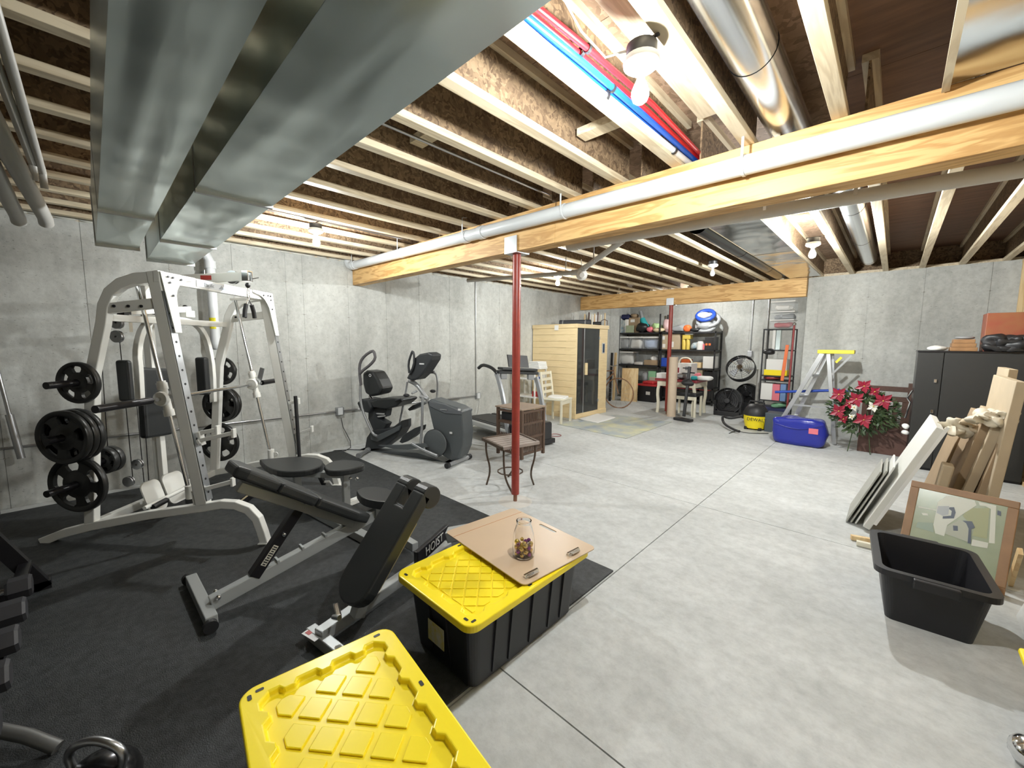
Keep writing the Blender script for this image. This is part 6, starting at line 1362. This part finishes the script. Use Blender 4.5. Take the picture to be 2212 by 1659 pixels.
for px, py, R_, m_ in ((1524, 681, .20, M_BLU), (1530, 692, .25, M_GREYP), (1525, 704, .22, M_GREYP)):
    c = Y(px, py, y); MB().tube([c+V((R_*math.cos(k*.4488), .1*math.sin(k*.4488), R_*.62*math.sin(k*.4488))) for k in range(14)], .045, 8, closed=True).build('coil', m_, t)
MB().blob(Y(1522, 681, y), (.15, .1, .08), .3, 8, 3).build('float_panel', M_WPL, t); MB().blob(V((Y(1524, 710, y).x, y, L4+.12)), (.24, .15, .13), .4, 8, 6, 16, 10, None, 1, L4+.002).build('net', M_GREYP, t)
item('blue_tub', 'bright blue tub on the third shelf left of the rear post', 'tub', 1427, 773, 1440, 788, M_BLU, R2, .03, .3)
item('orange_case', 'orange box on the third shelf above the white printer', 'box', 1471, 776, 1490, 790, M_ORG, R2, .1, .2)
t = thing('machine_handle', 'cream curved handle bar on the third shelf', 'handle', tuple(Y(1480, 790, YS+.05))); MB().tube(smooth([Y(1466, 792, YS+.05), Y(1468, 776, YS+.05), Y(1480, 772, YS+.05), Y(1494, 776, YS+.05), Y(1497, 800, YS+.05)], 2), .02, 8).build('bar', M_CREAM, t)
item('tool_case', 'pale storage boxes at the right end of the third shelf', 'box', 1518, 770, 1541, 793, M_PAPER, R2, .04, .35)
item('wood_block', 'tan wooden form on the third shelf', 'block', 1497, 783, 1514, 793, M_PLANK, R2, .05, .2)
item('tan_box', 'tan box on the fourth shelf behind the table', 'box', 1499, 799, 1517, 815, M_CARD2, R1, .04, .3)
item('dark_case', 'dark case on the fourth shelf at the right end', 'case', 1519, 803, 1540, 824, M_BLACK, R1, .04, .35)
for i, (l, r) in enumerate(((1430, 1452), (1455, 1478), (1482, 1505), (1509, 1532))):
    b_ = yb(l, 846, r, 872, YS+.05, .35, .1215); t = thing('storage_tote', 'black tote with red lid on the bottom shelf, %s from the left' % ['first', 'second', 'third', 'fourth'][i], 'storage tote', ((b_[0]+b_[1])/2, YS+.2, b_[4]), 'red-lidded totes on the bottom shelf')
    MB().box(b_[0], b_[1], b_[2], b_[3], b_[4], .36).build('tub', M_TOTE, t, bevel=.01); MB().box(b_[0]-.01, b_[1]+.01, b_[2]-.01, b_[3], .36, .40).build('lid', M_REDB, t, bevel=.008)
# ---------------------------------------------------------------- cream table with red top
tl, tr_ = Z(1415, 892), Z(1501, 899); yt = (tl.y+tr_.y)/2
TX0, TX1 = tl.x, tr_.x; TD = .75; ht = .75
t = thing('dining_table', 'cream table with a dark red top in front of the far shelves', 'table', ((TX0+TX1)/2, yt+TD/2, 0))
MB().box(TX0-.06, TX1+.06, yt-.06, yt+TD, ht-.05, ht).build('table_top', mat('table_red', (.26, .03, .04), .4), t, bevel=.008); MB().box(TX0-.02, TX1+.02, yt-.02, yt+TD-.04, ht-.16, ht-.05).build('apron', M_CREAM, t, bevel=.004)
for x in (TX0, TX1):
    for y_ in (yt, yt+TD-.08):
        s_ = -1 if x == TX0 else 1
        MB().rtube(smooth([V((x-s_*.02, y_, ht-.1)), V((x+s_*.015, y_, ht*.6)), V((x-s_*.02, y_, ht*.25)), V((x, y_, 0))], 1), .05, .055, V((0, 1, 0))).build('leg', M_CREAM, t, bevel=.006)
chair(Fr(((TX0+TX1)/2+.05, yt-.12), 180), 'cream chair with cushions pulled up to the red-topped table', .46, .40, .45, .80, M_CREAM, 2) if False else None
cxx = Y(1481, 860, yt).x+.12
t = thing('stool', 'cream stool with dark seat standing before the red-topped table', 'stool', (cxx-.12, yt, 0)); sw = .22; ytt = yt; yt = yt+.32
for x in (cxx-.12-sw, cxx-.12+sw):
    for y_ in (yt-.40, yt-.06): MB().box(x-.02, x+.02, y_-.02, y_+.02, 0, .42).build('leg', M_CREAM, t, bevel=.003)
MB().box(cxx-.12-sw-.02, cxx-.12+sw+.02, yt-.43, yt-.03, .42, .50).build('seat', M_BLACK, t, bevel=.02); MB().box(cxx-.12-sw, cxx-.12+sw, yt-.41, yt-.39, .35, .42).build('apron', M_CREAM, t); yt = ytt
def ontab(name, label, cat, l, t_, r, b, m_, dy=.0, d=.25, shape='box', z=None):
    y = yt+dy; b_ = yb(l, t_, r, b, y, d, (ht if z is None else z)+.001)
    if shape == 'box': return bx(name, label, cat, b_, m_)
    c = V(((b_[0]+b_[1])/2, y+d/2, (b_[4]+b_[5])/2)); return tag(MB().blob(c, ((b_[1]-b_[0])/2, d/2, max(.02, (b_[5]-b_[4])/2)), .35, 9, l, 16, 10, None, .8, b_[4]).build(name, m_), label, cat)
ontab('white_tray', 'white plastic bin on the left end of the red table', 'tray', 1418, 806, 1438, 816, M_WPL, .0, .3)
item('magazine_pile', 'pile of tan papers on the fourth shelf, just left of the red table', 'papers', 1402, 815, 1424, 822, mat('tan_paper', (.4, .38, .3), .7), L1, -.03, .3)
pr2 = ontab('printer', 'white machine standing on the red table', 'printer', 1460, 785, 1493, 812, M_WPL, .15, .35)
MB().box(*yb(1463, 794, 1467, 805, yt+.148, .003)).build('red_panel', mat('table_red', (.26, .03, .04), .4), pr2); MB().box(*yb(1480, 792, 1488, 800, yt+.148, .003)).build('grey_panel', M_GREYP, pr2)
ontab('paper_heap', 'loose papers in front of the white machine on the red table', 'papers', 1457, 808, 1480, 818, M_GREYP, .0, .3, 'blob')
ontab('pink_bowl', 'pink bowl on the right half of the red table', 'bowl', 1497, 806, 1511, 815, M_PINK, .1, .2, 'blob')
ontab('white_tools', 'white tangled tools on the right end of the red table', 'tools', 1502, 813, 1533, 822, M_CLOTH, .0, .25, 'blob')
ontab('teal_cloth', 'dark teal cloth on the red table by the black stand', 'cloth', 1490, 813, 1504, 822, M_TEAL, -.03, .2, 'blob')
# cardboard tube next to rear post
p = Z(1447, 900); tag(MB().lathe((p.x, p.y+.06, .001), [(.085, 0), (.085, 1.22), (.07, 1.22), (.07, 0)], 22).build('carpet_roll', mat('beige_roll', (.62, .50, .38), .8, var=.08, vs=9)), 'tall beige cardboard roll standing beside the rear post', 'roll')
# black stand with pegs
p = Z(1477, 905); t = thing('gear_stand', 'black metal stand with pegs in front of the cream stool', 'stand', tuple(p))
b0, b1 = Z(1458, 903, .03), Z(1494, 909, .03); MB().bar(b0, b1, .14, .05, V((0, 0, 1)).cross(b1-b0)).build('base', M_BLACK, t, bevel=.01)
a = V((p.x, p.y, .05)); b = Y(1490, 792, p.y+.2); MB().bar(a, b, .05, .06, V((1, 0, 0))).build('post', M_BLACK, t, bevel=.008)
for f_, s_ in ((.97, -1), (.86, -1), (.88, 1)):
    c = a.lerp(b, f_); MB().tube([c, c+V((s_*.12, -.04, 0))], .012, 8).build('peg', M_BLACK, t)
c = a.lerp(b, .68); MB().blob(c, (.12, .08, .07), .5, 10, 5).build('clamp_bracket', M_BLACK, t)
# ---------------------------------------------------------------- fans
def fan(name, label, px, py, pr_px, y, body, cage, tilt, base_z=None, pole=None):
    c = Y(px, py, y); R_ = (Y(px+pr_px, py, y)-c).length
    t = thing(name, label, 'fan', (c.x, c.y, 0))
    ax = V((0, -math.cos(math.radians(tilt)), math.sin(math.radians(tilt)))); x, z_ = prp(ax)
    MB().lathe(c-ax*.07, [(R_, 0), (R_+.012, .0), (R_+.012, .13), (R_, .13)], 32, ax).build('drum', body, t)
    g = MB()
    for rr in (.25, .4, .55, .7, .85): g.tube([c+ax*.075+(x*math.cos(k*.2618)+z_*math.sin(k*.2618))*R_*rr for k in range(24)], .003, 4, closed=True)
    for k in range(10): a = k*.6283; g.bar(c+ax*.078, c+ax*.065+(x*math.cos(a)+z_*math.sin(a))*R_, .005, .005)
    o = g.build('guard', cage, t); o['kind'] = 'stuff'
    for k in range(3):
        a = k*2.094+.4; d0 = x*math.cos(a)+z_*math.sin(a); d1 = x*math.cos(a+.7)+z_*math.sin(a+.7)
        MB().add([c+ax*.02, c+d0*R_*.85+ax*.03, c+d1*R_*.85-ax*.02], [(0, 1, 2)]).build('blade', mat('fan_blade', (.35, .36, .38), .4, .5) if cage is M_CHROME else M_BLACK, t)
    MB().lathe(c-ax*.05, [(0, 0), (.05, 0), (.05, .14), (0, .14)], 14, ax).build('hub', cage, t)
    if cage is not M_CHROME: MB().lathe(c-ax*.07, [(0, 0), (R_, 0), (R_, .004), (0, .004)], 28, ax).build('rear_guard', M_BLACK, t)
    return t, c, R_
t, c, R_ = fan('pedestal_fan', 'upright chrome pedestal fan by the narrow rack', 1600, 796, 31, 9.0, M_BLACK, M_CHROME, 25)
pb_ = V((Y(1634, 870, 9.15).x, 9.15, 0)); MB().tube([V((pb_.x, 9.15, .03)), V((pb_.x, 9.15, c.z-.02)), c+V((.1, .1, 0))], .03, 10).build('pole', M_PVCG, t); MB().lathe((pb_.x, 9.15, 0), [(0, 0), (.25, 0), (.25, .02), (.05, .04), (0, .04)], 24).build('base', M_BLACK, t)
t, c, R_ = fan('drum_fan', 'large black drum fan on the floor left of the yellow vacuum', 1573, 866, 30, 9.1, M_BLACK, M_BLACKM, 8)
MB().box(c.x-R_*.95, c.x+R_*.95, 9.0, 9.35, 0.0, .10).build('base', M_BLACK, t, bevel=.01); MB().box(c.x-R_, c.x-R_+.04, 9.05, 9.2, .05, c.z).build('side_arm', M_BLACK, t)
MB().box(c.x+R_-.04, c.x+R_, 9.05, 9.2, .05, c.z).build('side_arm', M_BLACK, t)
t, c, R_ = fan('drum_fan', 'second black drum fan behind, between the pedestal fan and the rack', 1615, 850, 24, 9.7, M_BLACK, M_BLACKM, 0)
MB().box(c.x-.3, c.x+.3, 9.62, 9.9, 0, c.z-R_+.02).build('base', M_BLACK, t, bevel=.01)
# vacuum cleaner
p = Z(1625, 930); t = thing('shop_vacuum', 'yellow wet and dry vacuum with black top on the floor', 'vacuum', tuple(p)); y = p.y+.17
r_ = (Y(1650, 915, y)-Y(1600, 915, y)).length/2; zt = Y(1625, 893, y).z
MB().lathe((p.x, y, .03), [(0, 0), (r_*.85, 0), (r_, zt*.5), (r_*1.03, zt-.03), (0, zt-.03)], 24).build('drum', M_YEL, t)
MB().lathe((p.x, y, zt), [(r_*1.05, -.02), (r_*1.05, .03), (r_*.9, .1), (r_*.6, .17), (0, .18)], 24).build('motor_head', M_BLACK, t)
MB().tube([V((p.x-.12, y, zt+.15)), V((p.x-.1, y, zt+.22)), V((p.x+.1, y, zt+.22)), V((p.x+.12, y, zt+.15))], .015, 8).build('handle', M_BLACK, t)
for a in range(4): MB().lathe((p.x+r_*.85*math.cos(a*1.57+.7), y+r_*.85*math.sin(a*1.57+.7), 0), [(0, 0), (.03, 0), (.03, .05), (0, .05)], 10).build('caster', M_BLACK, t)
text('DEWALT', .075, V((p.x+.06, y-r_*1.06, zt*.72)), V((1, 0, 0)), V((0, 0, 1)), M_BLACK, t)
h0 = V((p.x-r_, y-.05, zt*.8)); MB().tube(smooth([h0, Y(1575, 905, y-.05), Y(1560, 897, y-.1), Y(1562, 915, y-.2), Z(1585, 928, .05), Z(1597, 932, .05)], 2), .022, 10).build('hose', M_BLACK, t)
tag(MB().tube(smooth([Z(1575, 936, .008), Z(1590, 930, .008), Z(1615, 936, .008), Z(1660, 936, .008)], 2), .006, 6).build('power_cord', M_BLACK), 'black power cord trailing from the yellow vacuum', 'cord')
bx('grey_bin', 'dark grey bin behind the yellow vacuum and blue bag', 'bin', (*[Y(1652, 910, 7.9).x, Y(1692, 910, 7.9).x], 7.9, 8.2, .001, Y(1670, 893, 7.9).z), mat('slate_plastic', (.07, .09, .11), .5))
# ---------------------------------------------------------------- narrow black rack
YR = 8.55
def rz(py): return Y(1680, py, YR).z
x0, x1 = Y(1643, 800, YR).x, Y(1708, 800, YR).x
x1 = min(x1, NX-.03)
t = thing('shelf_unit', 'narrow tall black wire rack at the corner by the right-hand wall', 'shelf', ((x0+x1)/2, YR+.2, 0)); zt = rz(710)
for x in (x0+.01, x1-.01):
    for y_ in (YR+.01, YR+.39): MB().tube([V((x, y_, 0)), V((x, y_, zt))], .012, 8).build('leg', M_RACK, t)
lv = [zt, rz(756), rz(812), rz(830) if False else rz(822), rz(866), .12]
for z in lv: MB().box(x0, x1, YR, YR+.4, z-.02, z).build('shelf_board', M_RACK, t)
def rk(name, label, cat, l, t_, r, b, m_, zb, d=.3, dy=.04, shape='box', group=None):
    b_ = list(yb(l, t_, r, b, YR+dy, d, zb+.001)); b_[1] = min(b_[1], x1-.005); b_[0] = max(b_[0], x0+.005)
    b_[5] = max(b_[5], b_[4]+.02)
    if shape == 'box': return bx(name, label, cat, b_, m_, group)
    c = V(((b_[0]+b_[1])/2, YR+dy+d/2, (b_[4]+b_[5])/2)); return tag(MB().blob(c, ((b_[1]-b_[0])/2, d/2, (b_[5]-b_[4])/2), .35, 9, l, 16, 10, None, .8, b_[4]).build(name, m_), label, cat, group)
M_BLUE2 = mat('blue_package', (.15, .25, .45), .5)
# clear drawer tower on top
xa, xb_ = x0+.10, x1-.02
t2 = thing('drawer_tower', 'clear plastic three-drawer tower with white frames on top of the narrow rack', 'drawers', ((xa+xb_)/2, YR+.2, zt+.001))
for i, (tp_, bt_, m_) in enumerate(((690, 708, M_REDB), (672, 690, M_GREYP), (650, 671, M_PAPER))):
    z0 = max(Y(1690, bt_, YR).z, zt+.002)+.001; zt2 = Y(1690, tp_, YR).z
    d_ = MB().box(xa, xb_, YR+.02, YR+.36, z0, zt2-.02).build('drawer', M_CLEAR, t2, bevel=.006); MB().box(xa-.012, xb_+.012, YR+.0, YR+.37, zt2-.019, zt2-.001).build('drawer_frame', M_WPL, t2, bevel=.003)
    MB().blob(V(((xa+xb_)/2, YR+.19, z0+.05)), ((xb_-xa)*.42, .14, .05), .5, 14, i*3, 16, 8, None, .7, z0+.003).build('contents', m_, d_)
rk('paper_roll', 'white paper roll standing on the upper rack shelf', 'roll', 1669, 713, 1675, 745, M_PAPER, lv[1], .06)
rk('silver_duct_piece', 'silver metal sleeve on the upper rack shelf', 'sleeve', 1676, 713, 1686, 750, M_GALV, lv[1], .1)
rk('dark_tools', 'dark tools heaped on the second rack level', 'tools', 1645, 754, 1672, 768, M_BLACK, lv[1]-.09, .2, -.1, 'blob')
rk('white_box', 'white box on the middle rack shelf', 'box', 1655, 776, 1700, 797, M_PAPER, lv[2]+.10)
rk('yellow_box', 'yellow box on the middle rack shelf under the white box', 'box', 1650, 799, 1700, 808, M_YEL, lv[2])
rk('tool_heap', 'dark red tools on the lower rack shelf', 'tools', 1648, 812, 1690, 826, mat('dark_red', (.3, .05, .05), .5), lv[3], .25, .03, 'blob')
rk('sack', 'white and red sack on the lower rack shelf', 'sack', 1643, 828, 1668, 862, M_PAPER, lv[4], .3, .02)
rk('sack', 'red striped packages beside the white sack', 'sack', 1668, 830, 1684, 864, M_PINK, lv[4], .3, .02)
rk('blue_package', 'tall blue package at the right of the lower rack shelf', 'package', 1685, 830, 1697, 868, M_BLUE2, lv[4], .2, .0)
b_ = (x0+.03, x1-.02, YR-.02, YR+.36, .1215, .34); t = thing('blue_crate', 'dark blue crate with green things at the bottom of the rack', 'crate', ((x0+x1)/2, YR+.2, .12)); MB().box(*b_).build('body', M_NAVY, t, bevel=.01); MB().blob(V(((x0+x1)/2+.08, YR+.15, .37)), (.12, .12, .06), .5, 10, 4).build('contents', M_GREEN, t)
p, q_ = Y(1701, 745, YR-.015), Y(1690, 812, YR-.05); q_.z = rz(822)+.002
t = thing('level_tool', 'long orange level leaning on the front of the narrow rack', 'level', tuple(q_)); MB().bar(p, q_, .05, .02, V((1, 0, 0))).build('body', M_ORG, t, bevel=.003)
p, q_ = Y(1716, 700, YR-.05), Y(1700, 880, YR-.15)
t = thing('red_pole', 'dark red pole with silver tip leaning at the right side of the narrow rack', 'pole', tuple(q_)); q2 = V((q_.x, q_.y, .01)); MB().tube([p, q2], .016, 8).build('shaft', mat('dark_red', (.3, .05, .05), .5), t); MB().ell(p, .03, 10, 8).build('tip', M_CHROME, t)
